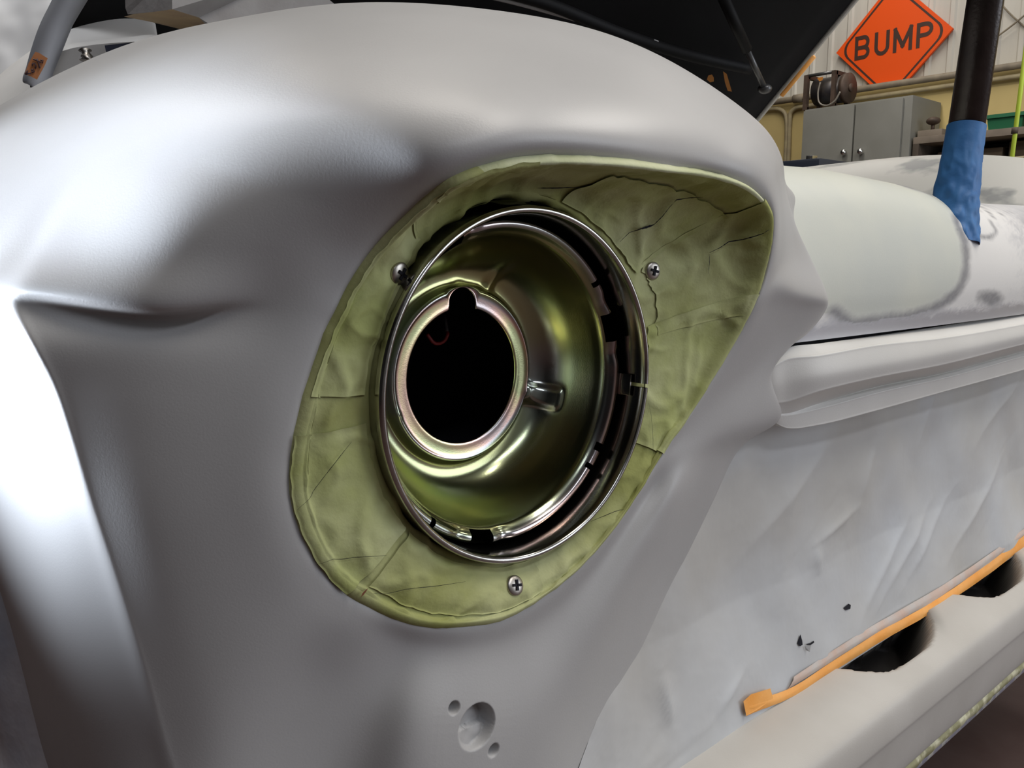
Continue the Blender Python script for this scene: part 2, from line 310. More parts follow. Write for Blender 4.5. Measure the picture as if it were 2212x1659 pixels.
# fender: rings of control points round the headlight; each spoke runs from the headlight opening outwards
SP = [
 # (g on the headlight opening), outward stations ..., last ones behind
 [(1160,337,-.045),(1140,300,-.052),(1105,225,-.044),(1050,140,-.005),(985,34,.083),w(.03,.27,.909),w(.02,.6,.900),w(.02,1.3,.885)],
 [(1260,338,-.047),(1262,303,-.053),(1262,232,-.043),(1240,150,-.004),(1200,36,.07),w(.11,.26,.910),w(.11,.6,.895),w(.11,1.3,.885)],
 [(1350,345,-.047),(1358,312,-.052),(1370,248,-.041),(1372,178,-.008),(1362,86,.054),w(.19,.25,.878),w(.20,.6,.880),w(.20,1.3,.872)],
 [(1440,358,-.044),(1450,326,-.048),(1468,268,-.037),(1478,208,-.008),(1476,146,.037),w(.245,.22,.845),w(.25,.6,.85),w(.25,1.3,.85)],
 [(1530,372,-.037),(1540,343,-.041),(1560,292,-.031),(1575,242,-.007),(1578,214,.02),w(.285,.18,.82),w(.29,.6,.82),w(.29,1.3,.82)],
 [(1600,395,-.039),(1613,364,-.043),(1635,318,-.031),(1650,285,-.008),(1655,280,.008),w(.315,.14,.79),w(.32,.6,.79),w(.32,1.3,.79)],
 [(1640,425,-.036),(1655,398,-.039),(1674,362,-.027),(1684,348,-.008),(1688,346,.006),w(.325,.1,.77),w(.33,.6,.76),w(.33,1.3,.76)],
 [(1660,460,-.033),(1673,446,-.036),(1686,425,-.024),(1694,412,-.008),(1698,408,.003),w(.31,.03,.762),w(.32,.10,.75),w(.33,.2,.74)],
 [(1661,510,-.029),(1674,503,-.032),(1690,490,-.023),(1706,478,-.008),(1716,478,.001),(1712,478,0.0070),w(.30,.06,.73),w(.32,.1,.72)],
 [(1645,590,-.023),(1662,580,-.027),(1688,562,-.021),(1718,552,-.009),(1746,548,-.001),(1742,548,0.0050),w(.29,.05,.71),w(.31,.09,.70)],
 [(1615,670,-.018),(1637,652,-.023),(1676,620,-.024),(1732,632,-.019),(1788,644,-.012),(1784,644,-0.0060),w(.29,.04,.688),w(.31,.08,.688)],
 [(1590,720,-.013),(1617,700,-.018),(1664,668,-.018),(1722,668,-.013),(1782,672,-.008),(1778,672,-0.0020),w(.285,.03,.674),w(.30,.07,.674)],
 [(1560,772,-.009),(1590,752,-.013),(1640,720,-.013),(1695,712,-.008),(1748,716,-.004),(1744,716,0.0020),w(.28,.03,.662),w(.30,.07,.662)],
 [(1520,840,-.005),(1550,820,-.008),(1602,785,-.008),(1655,765,-.005),(1704,752,-.002),(1700,752,0.0040),w(.28,.03,.648),w(.30,.07,.648)],
 [(1480,902,-.002),(1510,884,-.004),(1560,858,-.004),(1612,834,-.003),(1664,812,-.001),(1660,812,0.0050),w(.26,.03,.635),w(.28,.07,.635)],
 [(1440,955,.0),(1472,945,-.001),(1535,928,-.002),(1612,912,-.001),(1688,902,.003),(1684,902,0.0090),w(.25,.04,.605),w(.26,.07,.605)],
 [(1412,1003,.001),(1440,1000,.0),(1490,990,-.001),(1546,978,.004),(1598,966,.013),(1594,966,0.0190),w(.235,.06,.572),w(.24,.09,.572)],
 [(1385,1050,.001),(1410,1055,.004),(1450,1062,-.003),(1500,1070,.006),(1545,1072,.018),(1541,1072,0.0240),w(.205,.065,.552),w(.21,.09,.552)],
 [(1345,1110,.001),(1365,1122,.004),(1405,1142,-.002),(1455,1160,.008),(1500,1165,.020),(1496,1165,0.0260),w(.185,.065,.527),w(.19,.09,.527)],
 [(1300,1170,.001),(1318,1192,.004),(1352,1228,-.001),(1398,1260,.009),(1446,1275,.022),(1442,1275,0.0280),w(.165,.065,.495),w(.17,.09,.495)],
 [(1240,1235,.001),(1256,1270,.004),(1290,1345,-.001),(1332,1400,.010),(1390,1420,.024),(1386,1420,0.0300),w(.14,.065,.46),w(.145,.09,.46)],
 [(1170,1290,.001),(1184,1340,.004),(1222,1470,-.001),(1272,1560,.011),(1330,1590,.026),(1326,1590,0.0320),w(.118,.065,.42),w(.12,.09,.42)],
 [(1090,1335,.001),(1098,1390,.003),(1130,1560,-.003),(1190,1760,.006),(1262,1800,.026),(1258,1800,0.0320),w(.09,.07,.38),w(.10,.10,.37)],
 [(1010,1352,.001),(1008,1405,.003),(1000,1560,-.003),(1010,1790,-.003),(1040,2060,.006),w(.06,.03,.29),w(.06,.06,.27),w(.06,.1,.26)],
 [(940,1354,.003),(930,1405,.007),(895,1560,.001),(860,1790,.003),(840,2060,.014),w(-.03,.03,.29),w(-.03,.06,.27),w(-.03,.1,.26)],
 [(880,1345,.005),(862,1392,.011),(805,1535,.016),(735,1760,.024),(690,2030,.024),w(-.075,.04,.29),w(-.075,.06,.27),w(-.07,.1,.26)],
 [(800,1310,.009),(772,1352,.010),(690,1480,.023),(580,1690,.034),(500,1930,.038),w(-.165,.08,.31),w(-.19,.12,.32),w(-.165,.13,.32)],
 [(730,1265,.012),(695,1300,.013),(600,1400,.022),(478,1545,.036),(382,1690,.052),w(-.187,.085,.405),ex(150,1790,-.191),ex(170,1770,-.17)],
 [(680,1205,.014),(642,1230,.015),(545,1295,.025),(415,1380,.041),(312,1450,.058),w(-.194,.105,.462),ex(95,1630,-.193),ex(115,1620,-.17)],
 [(645,1130,.016),(604,1142,.017),(490,1175,.029),(350,1215,.047),(246,1240,.066),w(-.198,.125,.515),ex(46,1440,-.195),ex(70,1430,-.17)],
 [(628,1060,.017),(585,1063,.018),(465,1075,.031),(315,1085,.050),(196,1090,.071),w(-.200,.135,.555),ex(0,1280,-.196),ex(30,1270,-.17)],
 [(630,980,.017),(587,975,.018),(465,965,.031),(305,955,.051),(152,945,.075),w(-.203,.15,.598),ex(-55,1140,-.198),ex(-25,1130,-.17)],
 [(645,900,.016),(602,890,.017),(480,865,.030),(305,842,.051),(112,830,.079),w(-.206,.17,.632),w(-.207,.45,.560),w(-.17,.46,.558)],
 [(670,810,.015),(628,797,.016),(505,765,.029),(320,745,.051),(62,735,.085),w(-.212,.20,.662),w(-.212,.6,.64),w(-.215,1.3,.62)],
 [(705,712,.013),(663,697,.014),(535,675,.030),(335,690,.058),(18,650,.104),w(-.222,.25,.686),w(-.224,.6,.68),w(-.226,1.3,.67)],
 [(725,672,.011),(683,653,.012),(545,640,.027),(335,668,.044),(5,618,.108),w(-.240,.25,.700),w(-.242,.6,.70),w(-.242,1.3,.69)],
 [(750,620,.009),(708,598,.009),(575,558,.020),(365,555,.044),(60,540,.116),w(-.240,.25,.725),w(-.242,.6,.72),w(-.242,1.3,.71)],
 [(800,545,.002),(758,520,.001),(622,468,.011),(420,420,.040),(150,388,.125),w(-.215,.28,.772),w(-.222,.6,.752),w(-.224,1.3,.735)],
 [(860,480,-.010),(820,450,-.013),(690,380,.000),(500,312,.036),(265,262,.124),w(-.162,.38,.822),w(-.178,.62,.802),w(-.182,1.3,.775)],
 [(920,425,-.023),(885,392,-.027),(770,310,-.011),(605,225,.029),(410,160,.118),w(-.106,.40,.860),w(-.118,.62,.848),w(-.12,1.3,.815)],
 [(975,385,-.035),(944,350,-.040),(850,268,-.022),(720,180,.019),(570,94,.110),w(-.055,.37,.890),w(-.06,.6,.880),w(-.06,1.3,.848)],
 [(1065,352,-.042),(1040,316,-.048),(972,240,-.034),(880,150,.012),(775,45,.105),w(-.015,.32,.895),w(-.015,.6,.883),w(-.015,1.3,.872)],
]
SPW = np.array([[pt(a) for a in s] for s in SP])
g0 = SPW[:, 0]                                   # headlight opening outline
gc = g0.mean(0)
inner = g0 + (gc-g0)*0.02; inner[:, 1] = g0[:, 1] + 0.012
ctrl = np.concatenate([inner[:, None], SPW], 1)  # tucked-in edge first
# tighten the fold where the face turns into the side strip of the wheel arch
kw = np.zeros(len(SP)); kw[26:34] = 1.0; kw[25] = 0.6; kw[34] = 0.5; kw[24] = 0.25
dense = np.swapaxes(catmull(np.swapaxes(ctrl, 0, 1), 10), 0, 1)
pa = dense[:, 4*10+8]*(1-kw[:, None]) + (0.14*ctrl[:, 4]+0.86*ctrl[:, 5])*kw[:, None]
pb_ = dense[:, 5*10+2]*(1-kw[:, None]) + (0.82*ctrl[:, 5]+0.18*ctrl[:, 6])*kw[:, None]
ctrl = np.concatenate([ctrl[:, :5], pa[:, None], ctrl[:, 5:6], pb_[:, None], ctrl[:, 6:]], 1)
A = catmull(ctrl, 8, True)                       # along the ring
A = np.swapaxes(catmull(np.swapaxes(A, 0, 1), 10), 0, 1)
A = smoothgrid(A, 6, True, lock=(0, 10))
kk = np.arange(A.shape[0])/8.0
wS = np.clip(np.minimum((kk-36.3)/1.2, 1), 0, 1) + np.clip((6.0-kk)/2.0, 0, 1)
A = A + (smoothgrid(A, 70, True, lock=(0, 10))-A)*np.clip(wS, 0, 1)[:, None, None]
NU, NV = A.shape[:2]
bm = bmesh.new()
vs = [bm.verts.new(p) for p in A.reshape(-1, 3)]
for f in gridfaces(NU, NV, True): bm.faces.new([vs[i] for i in f])
bm.normal_update()
# the marker-lamp pocket and its two screw holes, pressed into the front below the headlight
def px_of(p):
    q = np.asarray(p)-CP; z = q@CD; return CX+F*(q@CR)/z, CY-F*(q@CU)/z
PK = aty(1030, 1570, -0.003); PA = aty(985, 1532, -0.003); PB = aty(1065, 1620, -0.003)
def near(f, r):
    c = f.calc_center_median(); return (c-Vector(PK)).length < r
for _ in range(3):
    es = list({e for f in bm.faces if near(f, 0.031) for e in f.edges})
    bmesh.ops.subdivide_edges(bm, edges=es, cuts=1, use_grid_fill=True)
def sst(a, b, x):
    t = min(max((x-a)/(b-a), 0), 1); return t*t*(3-2*t)
for v in bm.verts:
    if (v.co-Vector(PK)).length > 0.04: continue
    x, z = v.co.x, v.co.z
    dx, dz = (x-PK[0])/0.0128, (z-PK[2])/0.0128
    r = math.hypot(dx, dz); th = math.atan2(dz, dx)
    d = 0
    if r < 1.05:
        edge = 1-sst(0.86, 1.0, r)
        fold = 0.45+0.35*dx + (0.35 if dz > -0.12-0.25*dx else 0.05)   # painted-over paper caught in the hole: upper flap sits deeper
        d = 0.0105*edge*fold + 0.001*edge*nz(x, z, 0, 160)
    for q, rr in ((PA, 0.0038), (PB, 0.0040)):
        r2 = math.hypot(x-q[0], z-q[2])/rr
        d += 0.007*(1-sst(0.55, 1.0, r2))
    v.co.y += d
fender = from_bm('fender', bm, M['primer'], car)

# ------------------------------------------------------------------ headlight surround (metal under the tape) and tape
HC = np.array([0.0117, -0.0013, 0.6459])
def surround_grid(off, nsub=8):
    rows = []
    for k, g in enumerate(g0):
        a = math.atan2(g[2]-HC[2], g[0]-HC[0])
        R = float(np.interp(math.degrees(a) % 360, [0, 45, 90, 120, 150, 180, 225, 270, 315, 360], [.0975, .100, .103, .0985, .0945, .0940, .0960, .099, .0985, .0975]))
        yh = 0.010
        h = np.array([HC[0]+R*math.cos(a), yh, HC[2]+R*math.sin(a)])
        up = max(0.0, min(1.0, (g[2]-HC[2]-0.02)/0.08))      # 1 under the brow
        up = max(up, 0.6*max(0.0, min(1.0, (g[0]-HC[0]-0.12)/0.05)))
        r = []
        hin = h.copy(); hin[1] += 0.016; hin[0] -= 0.003*math.cos(a); hin[2] -= 0.003*math.sin(a)
        r.append(hin); r.append(h)
        L = np.linalg.norm(g[[0, 2]]-h[[0, 2]])
        for t in (0.10, 0.35, 0.62, 0.84):
            p = h + (g-h)*t
            yb = yh + (g[1]-yh)*t                        # straight
            yc = yh + (g[1]-yh)*t**2.6                   # cove below the brow
            p[1] = yb*(1-up)+yc*up - 0.004*math.sin(PI*t)*(1-up)
            r.append(p)
        lip = g + (h-g)*(0.0035/max(L, 0.01)); lip[1] = g[1]-0.0035; r.append(lip)
        e = g.copy(); e[1] = g[1]-0.001; r.append(e)
        e2 = g + (g-h)*(0.002/max(L, 0.01)); e2[1] = g[1]+0.008; r.append(e2)
        rows.append(r)
    G = catmull(np.array(rows), nsub, True)
    G = np.swapaxes(catmull(np.swapaxes(G, 0, 1), nsub), 0, 1)
    N = normals(G, True)
    return G, N
BG, BN = surround_grid(0)
if BN[0, 30, 1] > 0: BN = -BN
nu, nv = BG.shape[:2]
surround = mesh('headlight_surround', (BG-BN*0.0012).reshape(-1, 3), gridfaces(nu, nv, True), M['chrome'], car)
surround['label'] = 'chrome headlight surround under green tape'
# tape skin with wrinkles
TG = BG.copy()
for i in range(nu):
    for j in range(nv):
        x, y, z = TG[i, j]
        wv = 0.0009*fbm(x, y*2, z, 26, 3) + 0.0014*max(0, nz(x+z*0.6, z-x*0.4, 3.1, 48))**1.0
        ridge = 1-abs(nz(x*0.55+z, z*0.4-x*1.1, 7.7, 30)); wv += 0.0017*max(0, ridge-0.80)*5
        r2 = 1-abs(nz(x*0.9-z*0.7, z*0.9+x*0.3, 2.7, 44)); wv += 0.0012*max(0, r2-0.84)*5
        TG[i, j] += BN[i, j]*wv*(0.25 if j > nv-20 else 1.0)
tape = empty('masking_tape', (HC[0], -0.01, HC[2]), 'olive green crepe masking tape covering the headlight surround', 'tape')
fc = gridfaces(nu, nv, True)
skin = mesh('tape_skin', TG.reshape(-1, 3), fc, M['tape'], tape)
skin.data.materials.append(M['tape_lip'])
J1, J2 = nv-18, nv-4
fi = 0
for i in range(nu):
    for j in range(nv-1):
        kx = i/8.0
        if j >= J1 and (kx < 8.5 or kx > 40.5): skin.data.polygons[fi].material_index = 1  # upper lip faces take the paler tape colour
        fi += 1
# overlapping strips: pieces of the same skin lifted a little, with their own edges (spoke range, radial range)
def strip(k0, k1, t0, t1, lift, m, seed, torn=0.0):
    a0, a1 = int(k0*8), int(k1*8); n = max(a1-a0, 2)
    V = []; m_ = 44
    for i in range(n+1):
        row = (a0+i) % nu
        e0 = t0 + torn*nz(i*0.35, seed, 0, 1); e1 = t1 + torn*nz(i*0.35, seed+9, 0, 1)
        for j in range(m_+1):
            s = (e0+(e1-e0)*j/m_)*(nv-1); s = min(max(s, 0), nv-1.001); j0 = int(s); fr = s-j0
            p = TG[row, j0]*(1-fr)+TG[row, j0+1]*fr
            nn = BN[row, j0]
            d = min(i, n-i, j, m_-j)
            wv = lift + 0.0004*nz(p[0], p[2], seed, 90) + (0.0005 if d == 0 and torn else 0)
            V.append(p+nn*wv)
    return mesh('tape_strip', V, gridfaces(n+1, m_+1), m, tape)
strip(6.2, 10.2, 0.30, 0.86, 0.0004, M['tape'], 1, 0.02)
strip(2.5, 6.4, 0.26, 0.62, 0.0007, M['tape2'], 2, 0.015)
strip(9.6, 15.5, 0.24, 0.87, 0.0006, M['tape2'], 3, 0.02)
strip(21, 26.5, 0.24, 0.60, 0.0006, M['tape'], 4, 0.02)
strip(26.8, 31.5, 0.24, 0.86, 0.0007, M['tape2'], 5, 0.02)
strip(32.5, 39.5, 0.26, 0.80, 0.0004, M['tape2'], 6, 0.02)
strip(39.2, 41.9, 0.30, 0.78, 0.0005, M['tape'], 8, 0.02)
# find the tape surface under a pixel ray (nearest grid vertex in direction)
TQ = TG.reshape(-1, 3)-CP; TQn = TQ/np.linalg.norm(TQ, axis=1, keepdims=True)
TJ = np.tile(np.arange(nv), nu); TOK = (TJ >= 12) & (TJ <= nv-9)
def on_tape(px, py, lift=0.0012):
    v = ray(px, py); vn = v/np.linalg.norm(v)
    i = np.argsort(-np.where(TOK, TQn@vn, -1))[:4]
    d = np.mean([TQ[k]@vn for k in i]); nn = BN.reshape(-1, 3)[i[0]]
    return CP+vn*d+nn*lift, nn
def torn_line(pts, wd, name='torn_gap'):
    V = []; P = []
    for i in range(len(pts)-1):
        for t in np.linspace(0, 1, 6, endpoint=False):
            P.append((pts[i][0]*(1-t)+pts[i+1][0]*t, pts[i][1]*(1-t)+pts[i+1][1]*t))
    P.append(pts[-1])
    C = [on_tape(x, y, 0.0026)[0] for x, y in P]
    Fc = []
    for i, c in enumerate(C):
        t = C[min(i+1, len(C)-1)]-C[max(i-1, 0)]; t /= np.linalg.norm(t)+1e-9
        s = np.cross(t, (0, 1, 0)); s /= np.linalg.norm(s)+1e-9
        e = math.sin(PI*min(max(i/(len(C)-1), 0.03), 0.97))
        ww = wd*(0.35+0.65*e)*(0.7+0.5*nz(i*0.7, wd*1e4, 1, 1))
        V += [c+s*ww+np.array([0, .0004, 0]), c-s*ww+np.array([0, .0004, 0])]
    for i in range(len(C)-1): Fc.append((2*i, 2*i+1, 2*i+3, 2*i+2))
    return mesh(name, V, Fc, M['dark'], tape)
torn_line([(1333,522),(1355,500),(1380,491),(1410,480),(1428,462),(1445,440),(1460,424),(1490,419),(1518,417)], 0.00045)
torn_line([(1378,492),(1395,486),(1409,481)], 0.0009)
torn_line([(1530,545),(1552,534),(1572,520),(1605,514),(1630,507),(1650,500),(1660,492)], 0.0005)
torn_line([(1529,548),(1529,568),(1527,590)], 0.0004)
torn_line([(1398,870),(1404,900),(1407,950),(1406,978)], 0.00022)
torn_line([(690,1212),(760,1200),(830,1198)], 0.0002)
torn_line([(800,1285),(870,1270),(940,1265),(1000,1258)], 0.0002)
torn_line([(1160,396),(1200,396),(1250,394)], 0.0004)
torn_line([(645,1098),(690,1040),(730,985),(755,952)], 0.0002)
torn_line([(1275,1130),(1320,1108),(1342,1098)], 0.0003)
c, n_ = on_tape(783, 1280, 0.0018)
mesh('rust_fleck', [c+np.array(q) for q in ((-.0020, 0, -.0016), (-.0006, 0, -.0010), (.0010, 0, .0004), (.0021, 0, .0017), (.0008, 0, .0013), (-.0010, 0, .0002))], [(0, 1, 2, 3, 4, 5)], mat('rust', (0.16, 0.05, 0.02), 0.8), tape)
# screws
def screw(px, py, tilt):
    c, n_ = on_tape(px, py, 0.0006)
    R = 0.0056; prof = [(R*1.02, 0.0006), (R, -0.0006)] + [(R*math.cos(a), -0.0006-0.0017*math.sin(a)) for a in np.linspace(0.15, 1.45, 7)] + [(0.0001, -0.0023)]
    V, Fc = lathe(prof, (0, 0, 0), 32)
    rot = Vector((0, -1, 0)).rotation_difference(Vector(n_)).to_matrix()
    V = [rot @ Vector(v)+Vector(c) for v in V]
    o = mesh('screw', V, [f[::-1] for f in Fc], M['screw'], surround)
    o['label'] = 'steel cross-head screw'
    bm = bmesh.new(); bm.from_mesh(o.data); n0 = len(bm.faces)
    for k in range(2):
        box(bm, Vector(c)+Vector(n_)*0.0014, (0.0060, 0.0030, 0.0015), rot.to_4x4() @ Matrix.Rotation(tilt+k*PI/2, 4, 'Y'))
    bm.faces.ensure_lookup_table()
    for f in bm.faces[n0:]: f.material_index = 1; f.smooth = False
    bm.to_mesh(o.data); bm.free(); o.data.materials.append(M['dark'])
for q in ((860, 590, 0.5), (1408, 585, 0.25), (1110, 1265, 0.2)): screw(*q)

# ------------------------------------------------------------------ headlight: retaining ring, bucket, light-blocking bowl
ringp = [(0.0945, 0.030), (0.0946, 0.012), (0.0953, 0.005), (0.0960, 0.0006)] + \
        [(0.0940+0.0019*math.cos(a), 0.0005-0.0019*math.sin(a)) for a in np.linspace(0.2, PI-0.3, 9)] + \
        [(0.0918, 0.003), (0.0914, 0.010), (0.0930, 0.016), (0.0925, 0.030)]
V, Fc = lathe(ringp, HC, 240, False, lambda a, j: 353.6 < a < 354.9)
ring = mesh('retaining_ring', V, Fc, M['chrome'], car); ring['label'] = 'bright chrome retaining ring'
bm = bmesh.new()
a = math.radians(-5.6)
box(bm, (HC[0]+0.0895*math.cos(a), HC[1]+0.014, HC[2]+0.0895*math.sin(a)), (0.0012, 0.012, 0.013), Matrix.Rotation(-a, 4, 'Y'), 0.0004)
from_bm('ring_clip', bm, M['chrome'], ring, True, 30)
# bucket: profile with keyed opening, embossed ribs and punched windows
prof = [(0.0400, 0.0605), (0.0405, 0.0598), (0.0440, 0.0596), (0.0478, 0.0592), (0.0496, 0.0586), (0.0508, 0.0592), (0.0520, 0.0625), (0.0545, 0.0655), (0.0600, 0.0650), (0.0655, 0.0615), (0.0705, 0.0555), (0.0745, 0.0480), (0.0775, 0.0395), (0.0798, 0.0310), (0.0815, 0.0230), (0.0836, 0.0205), (0.0856, 0.0180), (0.0880, 0.0176), (0.0896, 0.0195), (0.0904, 0.0235), (0.0906, 0.032)]
prof = catmull(np.array(prof), 4)
NB = 300; kp = len(prof)
def adist(a, b): return abs((a-b+180) % 360-180)
V = []; film = []
for i in range(NB):
    a = 360*i/NB; ar = math.radians(a)
    for j, (r, y) in enumerate(prof):
        key = 0.0115*(max(0, 1-(adist(a, 91)/13.5)**2)**0.5 if adist(a, 91) < 13.5 else 0)
        fall = max(0, min(1, (0.0525-r)/0.012))
        rr = r + key*fall
        bump = 0.0018*math.exp(-(adist(a, 91)/5)**2)*math.exp(-((r-0.052)/0.004)**2)
        for b0 in (-17, 200): bump += 0.002*math.exp(-(adist(a, b0)/3.0)**2)*math.exp(-((r-0.051)/0.002)**2)
        rib = 0.0042*math.exp(-(adist(a, -17)/6.0)**4)*sst(0.0525, 0.0555, r)*(1-sst(0.0715, 0.0745, r))
        rib += 0.0014*math.exp(-(adist(a, 66)/3.5)**2)*sst(0.052, 0.056, r)*(1-sst(0.07, 0.078, r))
        for b0 in (18, 256, 118): # raised seats either side of each window
            rib += -0.0016*math.exp(-((adist(a, b0)-11)/3.0)**2)*sst(0.081, 0.085, r)
        yy = y - rib - bump*0.6
        V.append((HC[0]+rr*math.cos(ar), HC[1]+yy, HC[2]+rr*math.sin(ar)))
        film.append(float(np.interp(r, [.040, .046, .050, .054, .060, .070, .078, .083, .087, .091], [.60, .72, .30, .16, .20, .24, .10, .22, .50, .30])) + 0.12*math.sin(ar*2+r*30) + (0.14*math.sin(ar*3+1) if r < .05 else 0))
def win(a, j):
    r = prof[j][0]; y = prof[j][1]
    for b0, hw in ((18, 5.6), (256, 5.6), (118, 6.5)):
        if adist(a, b0) < hw and r > 0.0822 and not (r > 0.0902 and y > 0.0225): return True
    for b0 in (38, 232, 318, 327):
        if adist(a, b0) < 1.3 and 0.0838 < r and y < 0.0215 and r < 0.0892: return True
    return False
Fc = []
for i in range(NB):
    for j in range(kp-1):
        if win(360*(i+.5)/NB, j): continue
        i2 = (i+1) % NB; Fc.append((i*kp+j, i*kp+j+1, i2*kp+j+1, i2*kp+j))
bucket = mesh('headlight_bucket', V, Fc, M['zinc'], car); setattr_v(bucket, 'film', film)
bucket['label'] = 'empty yellow zinc plated headlight bucket'
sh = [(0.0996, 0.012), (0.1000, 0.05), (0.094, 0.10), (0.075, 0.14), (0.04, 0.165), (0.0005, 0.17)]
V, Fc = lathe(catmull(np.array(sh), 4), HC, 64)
shell = mesh('bucket_light_block', V, Fc, M['dark'], car)  # dark bowl added behind the bucket to block stray light
pw = [aty(922, 722, .10), aty(940, 742, .098), aty(958, 738, .096), aty(967, 722, .095), aty(962, 712, .1)]
V, Fc = tube(catmull(np.array(pw), 6), 0.0012, 6); mesh('wire', V, Fc, mat('red_wire', (0.30, 0.03, 0.03), 0.4), bucket)
pw = [aty(966, 716, .096), aty(962, 690, .1), aty(950, 670, .12)]
V, Fc = tube(catmull(np.array(pw), 6), 0.0011, 6); mesh('wire', V, Fc, mat('grey_wire', (0.10, 0.10, 0.11), 0.4), bucket)
# ------------------------------------------------------------------ nose panel with sanded filler
xs = np.linspace(0.235, 1.16, 280)
prof_n = [(0.006, 0.6505), (0.004, 0.664), (0.002, 0.684), (0.004, 0.710), (0.012, 0.738), (0.026, 0.762), (0.048, 0.780), (0.08, 0.790), (0.12, 0.790), (0.18, 0.78)]
prof_n = catmull(np.array(prof_n), 12)
zt = lambda x: np.interp(x, [0.2, 0.30, 0.42, 0.56, 0.66, 0.80, 1.16], [0.0, 0.0, 0.002, -0.004, -0.014, -0.015, -0.008])
G = np.zeros((len(xs), len(prof_n), 3))
for i, x in enumerate(xs):
    for j, (y, z) in enumerate(prof_n):
        k = min(max((z-0.66)/0.12, 0), 1)
        G[i, j] = (x, y - 0.010*math.sin(PI*min(max((x-.235)/.9, 0), 1)), z + zt(x)*k)
nose = mesh('nose_panel', G.reshape(-1, 3), gridfaces(*G.shape[:2]), M['nose'], car)
Gf = G.reshape(-1, 3); XZ = Gf[:, [0, 2]]
def on_nose(px, py):
    v = ray(px, py); vn = v/np.linalg.norm(v); q = Gf-CP; qn = q/np.linalg.norm(q, axis=1, keepdims=True)
    return XZ[np.argmax(qn@vn)]
def pline(pts):
    P = np.array([on_nose(*p) for p in pts]); return catmull(P, 8)
def dist(P, scale=(1, 1)):
    d = np.full(len(XZ), 9.0)
    for p in P: d = np.minimum(d, np.hypot((XZ[:, 0]-p[0])*scale[0], XZ[:, 1]-p[1]))
    return d
wob = np.array([0.0035*fbm(p[0], p[1]*2, 0, 40, 4) for p in XZ]); grain = np.array([nz(p[0], p[1]*2.5, 3, 420) for p in XZ])
edge = pline([(1935,378),(1985,408),(2035,440),(2068,475),(2084,520),(2088,575),(2075,620),(2040,652),(1985,678),(1900,692),(1830,694),(1800,675)])
d = dist(edge, (0.55, 1))+wob*0.5
ringv = np.clip(1.25-d/0.0065, 0, 1)*0.95
for extra in ([(2062,462),(2100,460),(2140,478),(2150,500),(2125,512),(2090,498),(2070,495)],):
    ringv = np.maximum(ringv, np.clip(1-(dist(pline(extra), (0.5, 1))+wob*.4)/0.0036, 0, 1)*0.9)
blob = pline([(2128,640),(2142,646),(2150,650)]); ringv = np.maximum(ringv, np.clip(1.6-(dist(blob, (0.35, 1))+wob)/0.006, 0, 1)*0.95)
# inside/outside of the filler patch: polygon test in XZ
poly = np.concatenate([edge, np.array([[0.2, 0.67], [0.2, 0.83], [0.45, 0.83]])])
def inside(P, poly):
    c = np.zeros(len(P), bool); j = len(poly)-1
    for i in range(len(poly)):
        xi, zi = poly[i]; xj, zj = poly[j]
        c ^= ((zi > P[:, 1]) != (zj > P[:, 1])) & (P[:, 0] < (xj-xi)*(P[:, 1]-zi)/(zj-zi+1e-12)+xi); j = i
    return c
ins = inside(XZ, poly)
setattr_v(nose, 'white', np.where(ins, np.clip(1-d/0.01, 0, 1)*0.5, 1.0))
setattr_v(nose, 'ring', np.clip(ringv+0.15*grain*(ringv > .1), 0, 1))
bare = np.clip((0.668-XZ[:, 1])/0.008+0.6*grain+wob*160, 0, 1)*(~ins)
bare = np.maximum(bare, np.clip((XZ[:, 0]-0.70)/0.12+wob*90+0.5*grain, 0, 1)*(~ins)*0.85)
setattr_v(nose, 'bare', bare)
setattr_v(nose, 'primed', np.clip((0.245-XZ[:, 0])/0.03, 0, 1))

# grille lip moulding
cols = {1640: (795, 806, 840, 870, 890, 905), 1662: (782, 797, 835, 870, 893, 908), 1700: (753, 776, 825, 868, 893, 925), 1770: (742, 768, 812, 845, 872, 918), 1886: (726, 747, 790, 817, 838, 889),
        2040: (703, 730, 762, 787, 806, 846), 2194: (678, 704, 729, 748, 764, 804), 2400: (640, 662, 682, 697, 710, 744), 2600: (607, 624, 640, 652, 662, 690)}
Yc = (0.004, -0.016, -0.0185, -0.0165, 0.003, -0.0025)
C = []
for x in sorted(cols):
    r = []
    fl = min(max((x-1666)/170.0, 0), 1); fl = fl*fl*(3-2*fl); dp = 0.010*min(max((1668-x)/20, 0), 1)
    for y, Y, Yl in zip(cols[x], Yc, (0.002, -0.0015, -0.0015, 0.0005, 0.004, 0.006)): r.append(aty(x, y, Y*fl+Yl*(1-fl)+dp))
    r.insert(0, r[0]+np.array([0, 0.02, -0.004]))
    ft = r[-2]*0.86+r[-1]*0.14; ft[1] = -0.0035*fl+0.0045*(1-fl); r.insert(-1, ft)
    r.append(r[-1]+np.array([0, 0.024, 0.001]))
    C.append(r)
def crisp(r, k=0.13):
    out = [r[0]]
    for i, (a, b, c) in enumerate(zip(r, r[1:], r[2:])): out += [b+(a-b)*k, b, b+(c-b)*k] if i in (0, 1, 3, 4, 5, 6) else [b]
    return out+[r[-1]]
C = [crisp(r) for r in C]
L = catmull(np.array(C), 8); L = np.swapaxes(catmull(np.swapaxes(L, 0, 1), 7), 0, 1)
lip = mesh('grille_lip', L.reshape(-1, 3), gridfaces(*L.shape[:2]), M['primer_light'], car)
# dark gap behind the nose/lip joint
mesh('panel_gap', [(0.24, 0.014, 0.640), (1.2, 0.014, 0.640), (1.2, 0.014, 0.67), (0.24, 0.014, 0.67)], [(0, 1, 2, 3)], M['dark'], car)

